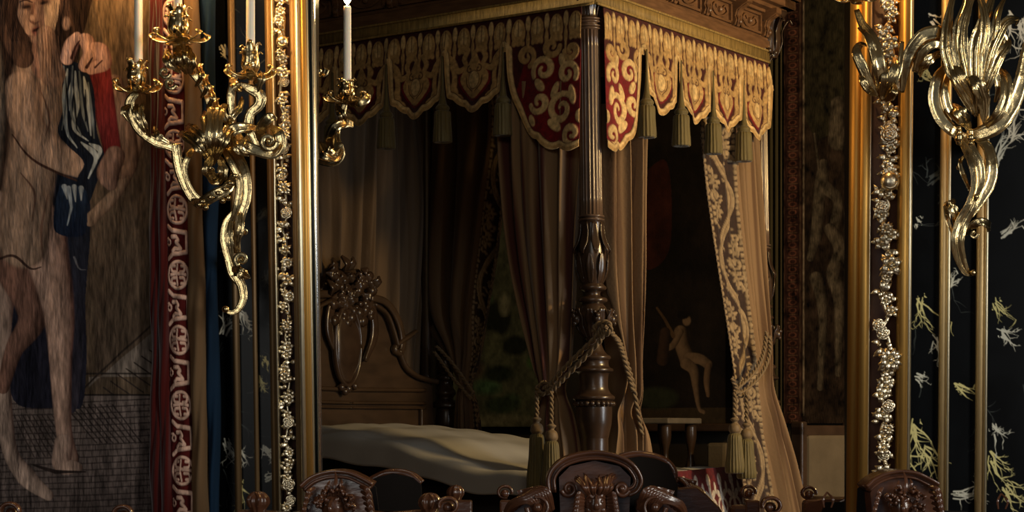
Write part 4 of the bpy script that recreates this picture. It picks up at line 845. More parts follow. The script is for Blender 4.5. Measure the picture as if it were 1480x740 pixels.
# ------------------------------------------------------------------ mattress, bedspread, foot cover
mb = MB(); hexa(mb, [B(u, v, z) for z in (0.645, 0.93) for (u, v) in ((0.06, 0.10), (1.98, 0.10), (1.98, 1.34), (0.06, 1.34))])
tag(mb.build('mattress', M['mattress'], None, False, bevel=0.04), 'dark thick mattress lying in the bed, under the grey bedspread', 'mattress')
nu, nv = 150, 90; us = np.linspace(0.0, 1.99, nu); vs = np.linspace(-0.13, 1.5, nv)
V = np.zeros((nu, nv, 3))
for i, u in enumerate(us):
    m = 1/(1+math.exp(-(u-0.93)/0.13)); m2 = math.exp(-((u-1.75)/0.35)**4)
    for j, s in enumerate(vs):
        z = 0.985+0.03*math.sin(u*3+1)*0.4+(0.215*m+0.02*m2)*(1-0.25*((s-0.7)/0.8)**2)+0.006*math.sin(u*17+s*5)+0.004*math.sin(s*23-u*9)
        v = s; edge = 0.045
        if s < edge: d = edge-s; v = edge-0.02*math.sin(min(1, d/0.05)*PI/2)-0.01*math.sin(u*30)*d; z -= d*0.62
        if s > 1.38: d = s-1.38; v = 1.38+0.02; z -= d*1.3
        V[i, j] = B(u, v, z)
o = grid('bedspread', V, None, M['linen'], thick=0.006)
tag(o, 'plain grey bedspread smoothed over the mattress and rising over the pillows', 'bedspread')
# foot cover with scrolling lace
fp = Paint(-0.02, -0.02, 1.0, 0.62, 420, srgb(92, 14, 20))
lc = srgb(196, 184, 168)
for k in range(9):
    x = 0.05+k*0.115; fp.stroke([(x, 0.36), (x, 0.16), (x+0.004, 0.07)], 0.010, lc, 1, sm=10); fp.ell(x, 0.06, 0.018, 0.032, lc, 1)
    for s in (-1, 1):
        pts = [(x+s*(0.006+0.05*math.sin(t)*(1-t/7)), 0.20-0.05*math.cos(t)*(1-t/7)+0.0*t) for t in np.linspace(0, 5.5, 16)]; fp.stroke(pts, 0.0075, lc, 1)
        fp.stroke([(x+s*0.01, 0.30), (x+s*0.04, 0.27), (x+s*0.055, 0.31), (x+s*0.035, 0.34)], 0.009, lc, 1, sm=10); fp.ell(x+s*0.030, 0.13, 0.014, 0.022, lc, 1, rot=s*0.6)
    fp.ell(x+0.057, 0.10, 0.010, 0.03, lc, 1)
for y in (0.38, 0.44, 0.5): fp.stroke([(0, y), (1, y)], 0.018, lc, 1)
fp.noise(0.01, 0.01, 0.3, 4, 2)
X, Y = np.meshgrid(np.linspace(0.0, 0.96, 330), np.linspace(0, 0.42, 150)); C, h = fp.sample(X, Y)
V = np.zeros(X.shape+(3,)); vv = 0.40+X
out = 0.02+0.16*(Y**0.9)*(0.3+0.7*X)+0.008*np.sin(X*22)*Y/0.3+h*0.003
xx = B0[0]-out*UD[0]+(vv+0.12*Y*X)*VD[0]; yy = B0[1]-out*UD[1]+(vv+0.12*Y*X)*VD[1]
V[..., 0], V[..., 1] = xx, yy; V[..., 2] = 0.983+0.030*X-Y
o = grid('foot_cover', V, C, M['curtain'], thick=0.004)
tag(o, 'red cloth covered in pale scrolling lace, hanging over the foot of the bed', 'coverlet')

# ------------------------------------------------------------------ valance
gold, pale, red, dred = srgb(182, 146, 92), srgb(212, 180, 124), srgb(112, 12, 20), srgb(66, 20, 14)
def scroll_pts(cx, cy, r, a0, turns, s=1, n=22, shrink=0.78): return [(cx+r*(1-shrink*t)*math.cos(a0+s*turns*2*PI*t), cy+r*(1-shrink*t)*math.sin(a0+s*turns*2*PI*t)) for t in np.linspace(0, 1, n)]
def make_valance(bounds, side):
    Ltot = bounds[-1]; p = Paint(-0.02, -0.02, Ltot+0.02, 0.70, 430, dred)
    def drop(s):
        s = np.atleast_1d(s); out = np.zeros_like(s)
        for i in range(len(bounds)-1):
            a, b = bounds[i], bounds[i+1]; m = (s >= a)&(s <= b)
            if i == 0:
                t = np.clip(s/(b-0.02), 0, 1); f = np.clip(1-t**3.0, 0, 1)**0.55; v = 0.17+0.47*f+0.018*np.abs(np.sin(t*PI*3.5))*(f > 0.12)
            else:
                t = np.abs((s-(a+b)/2)/((b-a)/2)); f = np.clip((1-t-0.05)*9, 0, 1)**0.5*(0.60+0.40*np.clip(1-t, 0, 1)**0.9); v = 0.15+0.28*f+0.010*np.abs(np.sin(t*PI*3))*f
            out = np.where(m, v, out)
        return out
    n = len(bounds)-1
    pitch = 0.105
    for k in range(int(Ltot/pitch)+2):
        x = k*pitch+0.03
        p.ell(x, 0.085, 0.036, 0.062, gold, 1); p.ell(x, 0.075, 0.020, 0.038, pale, 1.25); p.stroke([(x, 0.03), (x, 0.12)], 0.0022, dred, 0.6)
        p.ell(x-0.016, 0.125, 0.014, 0.026, gold, 1, rot=0.5); p.ell(x+0.016, 0.125, 0.014, 0.026, gold, 1, rot=-0.5)
        p.ell(x+pitch/2, 0.050, 0.013, 0.036, pale, 1.1); p.ell(x+pitch/2, 0.125, 0.010, 0.034, gold, 1.0); p.stroke([(x+pitch/2, 0.08), (x+pitch/2, 0.20)], 0.005, gold, 1)
    for i in range(n):
        a, b = bounds[i], bounds[i+1]; c = (a+b)/2; hw = (b-a)/2
        if i == 0:
            cw = b
            p.poly([(-0.02, 0.20), (cw*0.75, 0.22), (cw*0.88, 0.42), (cw*0.6, 0.60), (-0.02, 0.68)], red)
            for (x, y, r, a0, tn, s) in ((0.07, 0.30, 0.055, 2.6, 1.2, 1), (0.20, 0.27, 0.06, 0.5, 1.2, -1), (0.10, 0.46, 0.075, 3.9, 1.3, 1), (0.22, 0.42, 0.05, 0.2, 1.1, 1), (0.05, 0.20, 0.04, 0, 1.2, 1), (0.16, 0.17, 0.045, 3.1, 1.1, -1), (0.04, 0.58, 0.05, 2, 1.1, -1), (0.30, 0.20, 0.05, 2, 1.2, 1)):
                p.stroke(scroll_pts(x, y, r, a0, tn, s), [0.012, 0.016, 0.007], pale if y > 0.25 else gold, 1)
            for (x, y, rx, ry, ro) in ((0.04, 0.40, 0.018, 0.045, 0.2), (0.14, 0.37, 0.016, 0.04, -0.4), (0.22, 0.34, 0.02, 0.035, 0.7), (0.14, 0.53, 0.022, 0.04, 0.9), (0.26, 0.50, 0.016, 0.03, 0.5), (0.10, 0.24, 0.018, 0.035, 0.3), (0.0, 0.50, 0.02, 0.03, 0)): p.ell(x, y, rx, ry, pale, 1.1, rot=ro)
        else:
            p.poly([(c, 0.15), (c-hw*0.25, 0.20), (c-hw*0.52, 0.255), (c-hw*0.42, 0.315), (c, 0.375), (c+hw*0.42, 0.315), (c+hw*0.52, 0.255), (c+hw*0.25, 0.20)], red, 0.2, sm=40)
            p.poly([(c, 0.13), (c-hw*0.20, 0.195), (c-hw*0.46, 0.255), (c-hw*0.36, 0.310), (c, 0.364), (c+hw*0.36, 0.310), (c+hw*0.46, 0.255), (c+hw*0.20, 0.195)], gold, 1.0, sm=40)
            p.ell(c, 0.275, hw*0.18, 0.04, pale, 1.4); p.ell(c, 0.275, hw*0.20, 0.045, dred, 0.6, ring=0.003)
            for k in (-1, 1):
                p.stroke(scroll_pts(c+k*hw*0.16, 0.225, 0.02, -1.5, 1.0, k), 0.003, dred, 0.5); p.stroke([(c+k*hw*0.05, 0.33), (c+k*hw*0.24, 0.30), (c+k*hw*0.28, 0.26)], 0.0025, dred, 0.5, sm=10)
                p.stroke([(c+k*hw*0.22, 0.13), (c+k*hw*0.36, 0.17), (c+k*hw*0.30, 0.205), (c+k*hw*0.55, 0.225), (c+k*hw*0.70, 0.18), (c+k*hw*0.86, 0.15)], [0.010, 0.013, 0.010, 0.014, 0.015, 0.011], gold, 1, sm=24)
                p.ell(c+k*hw*0.74, 0.26, 0.030, 0.07, gold, 1, rot=k*0.1); p.ell(c+k*hw*0.74, 0.25, 0.006, 0.035, dred, 0.6, rot=k*0.1); p.ell(c+k*hw*0.5, 0.36, 0.02, 0.03, gold, 1, rot=k*0.6); p.ell(c+k*hw*0.62, 0.32, 0.014, 0.03, gold, 1, rot=k*0.3)
    S_ = np.linspace(0, Ltot, p.W); Dr = drop(S_)
    for wd, col, hh in ((0.050, dred, 0.3), (0.042, pale, 1.1), (0.016, gold, 0.9)):
        # border that follows the cut edge
        pts = np.stack([S_, Dr-0.010], 1)[::3]; p.stroke(pts, wd*0.5, col, hh)
    p.noise(0.012, 0.012, 0.30, 6, 3); p.noise(0.10, 0.2, 0.15, 2, 2)
    ns, nt = int(Ltot*320), 130
    s = np.linspace(0, Ltot, ns); t = np.linspace(0, 1, nt); Sg, Tg = np.meshgrid(s, t); Hh = Tg*drop(s)[None, :]
    C, hgt = p.sample(Sg, Hh)
    out = 0.070+0.010*np.sin(Sg*2*PI/0.173)*Tg+0.02*Tg+hgt*0.0045
    base = B0+0*UD
    if side == 'side': XX = B0[0]+Sg*UD[0]-out*VD[0]; YY = B0[1]+Sg*UD[1]-out*VD[1]
    else: XX = B0[0]+Sg*VD[0]-out*UD[0]; YY = B0[1]+Sg*VD[1]-out*UD[1]
    V = np.stack([XX, YY, 3.115-Hh], -1)
    return V, C, drop
def put_valance(bounds, side, label):
    t = thing('valance', label, 'valance', B(0.0 if side == 'foot' else 1.0, 0.8 if side == 'foot' else 0.0, 2.5), 'embroidered valances round the canopy')
    V, C, drop = make_valance(bounds, side); grid('embroidered_lappets', V, C, M['valance'], t, thick=0.003)
    fn = (lambda s, o, z: B(-o, s, z)) if side == 'foot' else (lambda s, o, z: B(s, -o, z))
    mb = MB(); L = bounds[-1]
    hexa(mb, [fn(-0.07, 0.066, 3.112), fn(L, 0.066, 3.112), fn(L, 0.080, 3.112), fn(-0.07, 0.080, 3.112), fn(-0.07, 0.066, 3.175), fn(L, 0.066, 3.175), fn(L, 0.080, 3.175), fn(-0.07, 0.080, 3.175)])
    f = (0.816, -0.578, 0) if side == 'foot' else (-0.578, -0.816, 0)
    for z in (3.114, 3.172): sweep(mb, [fn(-0.07, 0.082, z), fn(L/2, 0.082, z), fn(L, 0.082, z)], [0.006], [0.005], face=f, M=40, n=8)
    mb.build('galloon', M['galloon'], t)
    for s in bounds[1:-1]+([bounds[-1]-0.03] if side == 'side' else []):
        c = Vector(fn(s, 0.10, 2.96)); mb = MB()
        lathe(mb, tuple(c), smooth_prof([(0.004, 2.97), (0.006, 2.86), (0.012, 2.78), (0.020, 2.742), (0.026, 2.728)]), 16)
        lathe(mb, tuple(c), smooth_prof([(0.012, 2.745), (0.026, 2.735), (0.034, 2.722), (0.028, 2.706)]), 18)
        ta = mb.build('tassel', M['tassel'], t)
        mb = MB(); lathe(mb, tuple(c), smooth_prof([(0.020, 2.71), (0.037, 2.70), (0.040, 2.64), (0.044, 2.575), (0.040, 2.558), (0.01, 2.56)]), 64, mod=lambda th, z, r: r*(1+0.06*math.cos(16*th+z*5))); mb.build('fringe', M['tassel'], ta)
put_valance(footb, 'foot', 'embroidered gold and red valance over the foot of the bed, brightly lit, with hanging tassels')
put_valance(sideb, 'side', 'embroidered valance along the shadowed long side of the bed, with hanging tassels')

# ------------------------------------------------------------------ curtains
def curtain(name, label, left, right, plane, val, folds, amp, cols, group='bed curtains', rows=240, nc=220, seed=1, lace=None, pinch=None, m='curtain', ret=False):
    t = np.linspace(0, 1, rows)
    def edge(e): q = np.array([hitP(x, y, plane, val[i] if isinstance(val, (list, tuple)) else val) for i, (x, y) in enumerate(e)]); return catmull(q, rows)
    A, Bq = edge(left), edge(right); s = np.linspace(0, 1, nc)
    V = A[:, None, :]*(1-s)[None, :, None]+Bq[:, None, :]*s[None, :, None]
    nrm = np.array([*(-VD if plane == 'v' else -UD), 0.0])
    wid = np.linalg.norm(Bq-A, axis=1)[:, None]; r = np.random.RandomState(seed)
    T, Sg = np.meshgrid(t, s, indexing='ij'); ph = 0.9*np.sin(T*3+seed)+0.5*np.sin(T*7+2*seed); warp = Sg+0.035*np.sin(Sg*9+T*4+seed)+0.02*np.sin(Sg*23+seed*2)
    f = np.sin(2*PI*folds*warp+ph*0.6); f = np.where(f > 0, np.abs(f)**0.7, -np.abs(f)**1.6)
    f2 = np.sin(2*PI*folds*2.3*warp+seed+T*5)*0.22
    w = np.ones(rows) if pinch is None else 1-0.45*np.exp(-((t-pinch)/0.05)**2)
    disp = amp*(f+f2)*w[:, None]+0.02*np.sin(PI*Sg)
    calm = 1-0.85/(1+np.exp((Sg-lace[1])/0.03)) if lace and lace[0] == 0 else 1.0
    disp = disp*calm
    Z = V[..., 2].copy(); V = V+nrm[None, None, :]*disp[..., None]
    V = V+np.array([*(UD if plane == 'v' else VD), 0])[None, None, :]*(0.25*amp*calm*np.cos(2*PI*folds*warp+ph))[..., None]*np.sin(PI*Sg)[..., None]
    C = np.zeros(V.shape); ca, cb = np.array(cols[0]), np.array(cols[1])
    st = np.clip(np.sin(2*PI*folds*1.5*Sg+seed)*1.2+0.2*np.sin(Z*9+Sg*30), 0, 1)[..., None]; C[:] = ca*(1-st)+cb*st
    if lace:
        x0, x1, pnt, per, hl = lace; m_ = (Sg >= x0)&(Sg <= x1); cc, hh = pnt.sample(np.clip((Sg-x0)/(x1-x0), 0, 1)*LW, (3.2-Z) % per)
        C = np.where(m_[..., None], cc, C); V += nrm*(hh*hl*m_)[..., None]
    th = thing(name, label, 'curtain', tuple((A[-1]+Bq[-1])/2), group)
    grid('drape', V, C, M[m], th, thick=0.005); return th
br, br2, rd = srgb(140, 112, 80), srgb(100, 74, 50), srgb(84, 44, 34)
# lace band: one repeat, x 0..1, y in metres
per, LW = 0.66, 0.17; lp = Paint(-0.005, -0.01, LW+0.005, per+0.02, 520, srgb(50, 32, 24)); lc2 = srgb(154, 132, 100)
def lel(x, y, rx, ry, rot=0): 
    for dy in (-per, 0, per): lp.ell(x, y+dy, rx, ry, lc2, 1, rot=rot)
def lsc(x, y, r, a0, tn, s, wd=0.006):
    for dy in (-per, 0, per): lp.stroke([(px_, py_+dy) for px_, py_ in scroll_pts(x, y, r, a0, tn, s, 24, 0.8)], [wd, wd*1.2, wd*0.8], lc2, 1)
mean = [(0.085+0.055*math.sin(2*PI*y/per), y) for y in np.linspace(-0.1, per+0.1, 60)]
lp.stroke(mean, 0.013, lc2, 1.1); lp.stroke(mean, 0.0015, srgb(104, 78, 56), 0.5)
for k in (0, 1):   # a blossom and scrolls in each bend of the ribbon
    cx_, cy_ = (0.050, per*0.25) if k == 0 else (0.125, per*0.75); sg = 1 if k == 0 else -1
    lsc(cx_, cy_, 0.038, 0.4+k*PI, 1.3, sg); lel(cx_, cy_, 0.010, 0.013)
    for a_ in np.linspace(0, 2*PI, 8)[:-1]: lel(cx_+0.024*math.cos(a_), cy_+0.030*math.sin(a_)-0.072, 0.009, 0.014, a_+PI/2); lel(cx_+0.024*math.cos(a_), cy_+0.030*math.sin(a_)+0.076, 0.009, 0.014, a_+PI/2)
    lel(cx_, cy_-0.072, 0.009, 0.011); lel(cx_, cy_+0.076, 0.009, 0.011); lsc(cx_-sg*0.012, cy_+0.125, 0.020, 1.0, 1.0, sg, 0.005); lsc(cx_-sg*0.012, cy_-0.125, 0.020, 4.0, 1.0, -sg, 0.005)
for k in range(22):
    y_ = k*per/22; lel(0.006, y_, 0.007, 0.012); lel(LW-0.006, y_, 0.007, 0.012)
rl = random.Random(5)
for _ in range(44): lel(rl.uniform(0.01, 0.16), rl.uniform(0, per), 0.0045, rl.uniform(.009, .014), rl.uniform(0, 3))
lp.noise(0.010, 0.015, 0.28, 3, 2)
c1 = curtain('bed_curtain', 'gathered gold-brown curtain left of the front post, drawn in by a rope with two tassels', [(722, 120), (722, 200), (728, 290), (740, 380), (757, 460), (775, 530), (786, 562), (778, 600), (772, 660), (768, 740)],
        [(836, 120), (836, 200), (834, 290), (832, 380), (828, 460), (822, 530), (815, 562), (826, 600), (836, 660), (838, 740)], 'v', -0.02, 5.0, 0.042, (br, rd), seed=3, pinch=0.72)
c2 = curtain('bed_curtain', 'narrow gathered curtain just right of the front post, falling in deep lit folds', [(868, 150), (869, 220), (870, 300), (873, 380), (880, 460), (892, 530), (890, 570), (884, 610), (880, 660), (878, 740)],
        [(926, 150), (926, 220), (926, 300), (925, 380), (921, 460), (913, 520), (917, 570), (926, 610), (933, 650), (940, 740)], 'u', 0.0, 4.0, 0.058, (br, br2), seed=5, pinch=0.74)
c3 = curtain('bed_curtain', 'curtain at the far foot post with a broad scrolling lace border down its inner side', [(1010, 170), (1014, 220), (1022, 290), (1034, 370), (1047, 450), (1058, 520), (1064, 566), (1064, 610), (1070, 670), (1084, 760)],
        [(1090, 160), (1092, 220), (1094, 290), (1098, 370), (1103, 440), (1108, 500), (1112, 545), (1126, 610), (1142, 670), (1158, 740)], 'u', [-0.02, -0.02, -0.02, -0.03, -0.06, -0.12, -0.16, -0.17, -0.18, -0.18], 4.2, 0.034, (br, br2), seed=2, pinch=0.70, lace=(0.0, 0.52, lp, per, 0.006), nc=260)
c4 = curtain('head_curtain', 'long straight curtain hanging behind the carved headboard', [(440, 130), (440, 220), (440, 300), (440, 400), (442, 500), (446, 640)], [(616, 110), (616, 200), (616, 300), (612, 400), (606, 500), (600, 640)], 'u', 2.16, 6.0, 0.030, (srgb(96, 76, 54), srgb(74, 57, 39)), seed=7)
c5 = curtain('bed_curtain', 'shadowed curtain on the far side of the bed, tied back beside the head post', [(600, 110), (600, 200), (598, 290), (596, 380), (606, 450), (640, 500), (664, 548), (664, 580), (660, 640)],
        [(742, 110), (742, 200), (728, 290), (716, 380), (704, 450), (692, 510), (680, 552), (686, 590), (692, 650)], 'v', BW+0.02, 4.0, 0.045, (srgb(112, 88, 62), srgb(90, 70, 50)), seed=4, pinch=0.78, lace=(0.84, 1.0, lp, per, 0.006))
# ropes
def tieback(label, loops, ends, plane, val, base, size=1.0):
    t = thing('tieback_rope', label, 'tieback', base, 'twisted tieback ropes')
    mb = MB()
    for L in loops: rope(mb, [Vector(hitP(x, y, plane, val)) for x, y in L], 0.011*size, M=110)
    mb.build('rope', M['rope'], t)
    for (x, y0, y1, y2, o) in ends:   # tassel: cord from y0, head at y1, hem at y2
        a, b, c = (Vector(hitP(x, y, plane, val+o)) for y in (y0, y1, y2)); mb = MB()
        rope(mb, [a, (a+b)/2, b], 0.010*size, M=60)
        h = (b.z-c.z)
        lathe(mb, tuple(b), smooth_prof([(0.010, b.z+0.03), (0.022*size, b.z+0.02), (0.012, b.z+0.005), (0.026*size, b.z-0.01), (0.030*size, b.z-0.035), (0.020*size, b.z-0.05)]), 20)
        ta = mb.build('tassel', M['rope'], t)
        mb = MB(); lathe(mb, tuple(b), smooth_prof([(0.020*size, b.z-0.045), (0.032*size, b.z-0.065), (0.036*size, b.z-h*0.5), (0.045*size, c.z), (0.01, c.z+0.004)]), 72, mod=lambda th, z, r: r*(1+0.07*math.cos(18*th+z*8))); mb.build('fringe', M['tassel'], ta)
tieback('twisted ropes from the front post round the left curtain, ending in two tassels', [[(872, 470), (862, 486), (836, 512), (812, 536), (795, 556), (786, 562)], [(874, 478), (866, 494), (842, 520), (818, 544), (800, 562), (790, 566)], [(868, 488), (882, 478), (878, 466), (862, 470), (858, 480)], [(786, 552), (797, 560), (786, 570), (776, 562), (786, 552)]],
        [(776, 566, 612, 705, 0.0), (797, 566, 622, 700, -0.02)], 'v', -0.12, B(0.3, -0.12, 1.0))
tieback('single twisted rope draped down the curtain right of the front post', [[(872, 468), (888, 486), (896, 496), (905, 522), (914, 552), (921, 590), (928, 628)], [(876, 470), (892, 492), (900, 512), (908, 540), (915, 566)]], [], 'u', -0.10, B(-0.1, 0.2, 1.0))
tieback('twisted ropes round the lace-bordered curtain, ending in two green-gold tassels', [[(1112, 486), (1112, 510), (1104, 534), (1090, 552), (1072, 566), (1062, 566)], [(1108, 480), (1104, 508), (1096, 528), (1082, 546), (1066, 560)], [(1058, 546), (1064, 560), (1070, 572), (1080, 566)]],
        [(1062, 568, 612, 682, 0.0), (1079, 568, 620, 690, -0.03)], 'u', -0.25, B(-0.13, 1.4, 1.0), 1.0)
tieback('dark double rope from the head post round the shadowed far curtain', [[(627, 508), (640, 526), (656, 548), (672, 566), (681, 576)], [(630, 500), (646, 516), (662, 536), (676, 556), (684, 568)]], [], 'v', BW-0.08, B(1.9, BW-0.1, 1.3))

# ------------------------------------------------------------------ beyond the bed
def flat(name, px0, py0, px1, py1, paint, v, parent, rx=1.6, m='canvas'):
    xs = np.linspace(px0, px1, int((px1-px0)*rx)); ys = np.linspace(py0, py1, int((py1-py0)*rx*0.8)); b = B0+v*VD
    k = (xs-CX)/F; s = (k*b[1]-b[0])/(UD[0]-k*UD[1]); yd = b[1]+s*UD[1]; xd = b[0]+s*UD[0]
    # rows are level in the room: heights follow the column nearest the middle
    ym = yd.mean(); z = CZ+(HY-ys)/F*ym
    V = np.stack([np.broadcast_to(xd, (len(ys), len(xs))), np.broadcast_to(yd, (len(ys), len(xs))), np.broadcast_to(z[:, None], (len(ys), len(xs)))], -1)
    X, Y = np.meshgrid(xs, ys); C, _ = paint.sample(X, Y); return grid(name, V, C, M[m], parent, thick=0.01)
def picture(label, px0, py0, px1, py1, paint, v, fr, cat='painting', name='painting', fmat='bedwood'):
    c = hitP((px0+px1)/2, py1, 'v', v); t = thing(name, label, cat, c)
    flat('canvas', px0, py0, px1, py1, paint, v, t)
    if fr:
        s0, s1 = hit(px0, 620, 'v', v)[0], hit(px1, 620, 'v', v)[0]; ym = (hitP(px0, 620, 'v', v)[1]+hitP(px1, 620, 'v', v)[1])/2
        z0, z1 = CZ+(HY-py1)/F*ym, CZ+(HY-py0)/F*ym; mb = MB(); lo, hi = min(s0, s1), max(s0, s1)
        for a, b, c_, d in ((lo-fr, hi+fr, z0-fr, z0), (lo-fr, hi+fr, z1, z1+fr), (lo-fr, lo, z0, z1), (hi, hi+fr, z0, z1)):
            hexa(mb, [B(a, v+0.03, c_), B(b, v+0.03, c_), B(b, v-0.04, c_), B(a, v-0.04, c_), B(a, v+0.03, d), B(b, v+0.03, d), B(b, v-0.04, d), B(a, v-0.04, d)])
        mb.build('picture_frame', M[fmat], t, False, bevel=0.01)
    return t
pp = Paint(640, 230, 830, 630, 1.6, srgb(74, 74, 52))
for q in range(26): pp.ell(rr.uniform(650, 820), rr.uniform(250, 600), rr.uniform(6, 24), rr.uniform(6, 16), srgb(*[int(c*rr.uniform(0.45, 1.25)) for c in (72, 74, 46)]), soft=14)
for (x, y, a, b, c) in ((720, 460, 20, 26, (30, 32, 20)), (745, 500, 20, 14, (28, 30, 18)), (712, 500, 14, 22, (84, 84, 58)), (722, 540, 22, 12, (34, 40, 24)), (726, 585, 26, 12, (46, 56, 34)), (730, 440, 8, 16, (110, 106, 80)), (720, 608, 60, 8, (100, 96, 72))): pp.ell(x, y, a, b, srgb(*c), soft=10)
pp.stroke([(700, 360), (704, 420), (700, 480)], [3, 6, 3], srgb(54, 58, 36)); pp.noise(6, 10, 0.35, 4, 3)
picture('dim green landscape tapestry on the wall, in the gap between two bed curtains', 655, 240, 815, 617, pp, FW-0.06, 0.0, 'tapestry', 'landscape_tapestry')
nd = Paint(880, 80, 1075, 640, 1.6, srgb(26, 19, 12))
nd.poly([(925, 250), (965, 235), (968, 360), (925, 380)], srgb(58, 26, 14), sm=30); nd.noise(30, 40, 0.4, 3, 3)
nd.poly([(900, 590), (1075, 590), (1075, 622), (900, 622)], srgb(54, 42, 26)); nd.ell(950, 575, 30, 16, srgb(42, 44, 28), soft=10)
sk, skd = srgb(112, 88, 64), srgb(38, 27, 18)
nd.limb([(984, 480), (986, 498), (994, 520)], [10, 11, 12], sk, skd); nd.ell(993, 464, 6, 7.5, sk, soft=3); nd.ell(988, 456, 9, 6, srgb(20, 14, 10), soft=3)
nd.limb([(984, 480), (972, 500), (954, 506)], [5, 5, 3], sk, skd); nd.limb([(996, 518), (1012, 520), (1024, 528)], [9, 8, 7], sk, skd); nd.limb([(992, 526), (1003, 536), (1006, 560), (1011, 590), (1018, 596)], [9, 8, 5, 3, 3], sk, skd); nd.limb([(1024, 530), (1022, 552), (1024, 572)], [5, 5, 3], srgb(110, 84, 60), skd)
nd.stroke([(974, 486), (962, 462), (950, 444)], [3, 2, 1.5], srgb(84, 62, 40)); nd.limb([(962, 480), (958, 520)], [8, 9], srgb(60, 42, 28), srgb(30, 22, 14))
nd.noise(5, 8, 0.15, 7, 2)
picture('large dark painting of a pale seated figure on the wall behind the bed foot', 890, 100, 1062, 612, nd, FW-0.06, 0.05)
ft = Paint(1120, -80, 1330, 640, 1.6, srgb(40, 30, 22)); ft.noise(18, 30, 0.5, 5, 3)
ft.poly([(1162, -80), (1330, -80), (1330, 150), (1180, 200), (1162, 160)], srgb(44, 39, 26)); ft.poly([(1120, 615), (1330, 615), (1330, 640), (1120, 640)], srgb(20, 14, 10))
ft.poly([(1120, -80), (1160, -80), (1160, 640), (1120, 640)], srgb(50, 30, 24))
for k in range(60):
    y = -70+k*12; ft.ell(1146, y, 6, 4.2, srgb(92, 56, 42), ring=1.6); ft.stroke([(1139, y+6), (1153, y+6)], 0.8, srgb(84, 60, 44))
for x, c in ((1133, (70, 52, 38)), (1157, (70, 52, 38)), (1162, (120, 104, 84))): ft.stroke([(x, -80), (x, 600)], 1.2, srgb(*c))
a1, a2 = srgb(78, 68, 54), srgb(34, 26, 20)
for (pts, rad) in (([(1190, 235), (1188, 262), (1184, 292)], [8, 11, 9]), ([(1192, 268), (1212, 290), (1206, 330)], [10, 8, 9]), ([(1184, 300), (1180, 340), (1172, 370)], [10, 9, 6]), ([(1200, 330), (1216, 360), (1204, 392)], [9, 12, 10]), ([(1180, 400), (1188, 430), (1190, 470), (1186, 560)], [10, 9, 7, 5]), ([(1206, 400), (1214, 440), (1212, 540)], [12, 9, 5]), ([(1178, 190), (1184, 240)], [2, 2]), ([(1212, 150), (1214, 200)], [12, 18]), ([(1226, 300), (1230, 400), (1228, 560)], [6, 10, 6])): ft.limb(pts, rad, a1, a2)
ft.noise(7, 12, 0.6, 6, 3)
t = thing('figured_tapestry', 'dim tapestry with standing figures and a patterned border, right of the bed', 'tapestry', hitP(1200, 618, 'v', FW-0.05))
flat('woven_field', 1133, -80, 1300, 612, ft, FW-0.05, t, m='tapestry')
mb = MB(); V = []
for i in range(60):
    z = 3.6*i/59; row = []
    for j in range(20): s = hit(1106+26*j/19, 300, 'v', FW-0.08)[0]; row.append(B(s, FW-0.09-0.012*math.sin(j*1.1), z+0.02))
    V.append(row)
o = grid('door_hanging', np.array(V), None, M['olive'], thick=0.01); tag(o, 'narrow olive-green hanging between the far bed post and the dim tapestry', 'hanging')
# small furniture by the far wall
def leg_lathe(mb, c, h, r): lathe(mb, c, smooth_prof([(r*0.6, 0), (r*0.9, 0.04), (r*0.5, h*0.15), (r, h*0.45), (r*0.5, h*0.55), (r*1.1, h*0.75), (r*0.5, h*0.85), (r, h*0.93), (r, h)], 4), 16)
def table(label, px0, px1, py, v, dv, wood, leg_r=0.03):
    s0, z = hit(px0, py, 'v', v); s1, _ = hit(px1, py, 'v', v); lo, hi = min(s0, s1), max(s0, s1); t = thing('side_table', label, 'table', B((lo+hi)/2, v+dv/2, 0))
    mb = MB(); hexa(mb, [B(u, w_, q) for q in (z-0.035, z) for (u, w_) in ((lo, v), (hi, v), (hi, v+dv), (lo, v+dv))]); mb.build('table_top', wood, t, False, bevel=0.008)
    for u in (lo+0.05, hi-0.05):
        for w_ in (v+0.05, v+dv-0.05): mb = MB(); leg_lathe(mb, B(u, w_, 0), z-0.035, leg_r); mb.build('leg', M['bedwood'], t)
table('small tall table with turned legs behind the bed foot, just right of the post curtains', 905, 966, 604, 2.35, 0.4, M['tabletop'], 0.035)
table('low wooden table by the wall, seen in the gap beyond the grey bedspread', 690, 748, 648, 2.2, 0.4, M['cornice'])
t = thing('footstool', 'small pale padded stool standing against the wall behind the bed foot', 'stool', hitP(1030, 700, 'v', 2.6)[:2]+(0,))
s0, z = hit(1024, 640, 'v', 2.6); s1 = hit(1044, 640, 'v', 2.6)[0]; lo, hi = min(s0, s1)-0.02, max(s0, s1)+0.02
mb = MB(); hexa(mb, [B(u, w_, q) for q in (0.95, z) for (u, w_) in ((lo, 2.6), (hi, 2.6), (hi, 2.85), (lo, 2.85))]); mb.build('padded_top', M['chaircloth'], t, False, bevel=0.02)
for u in (lo+0.02, hi-0.02):
    for w_ in (2.63, 2.82): mb = MB(); leg_lathe(mb, B(u, w_, 0), 0.95, 0.02); mb.build('leg', M['bedwood'], t)
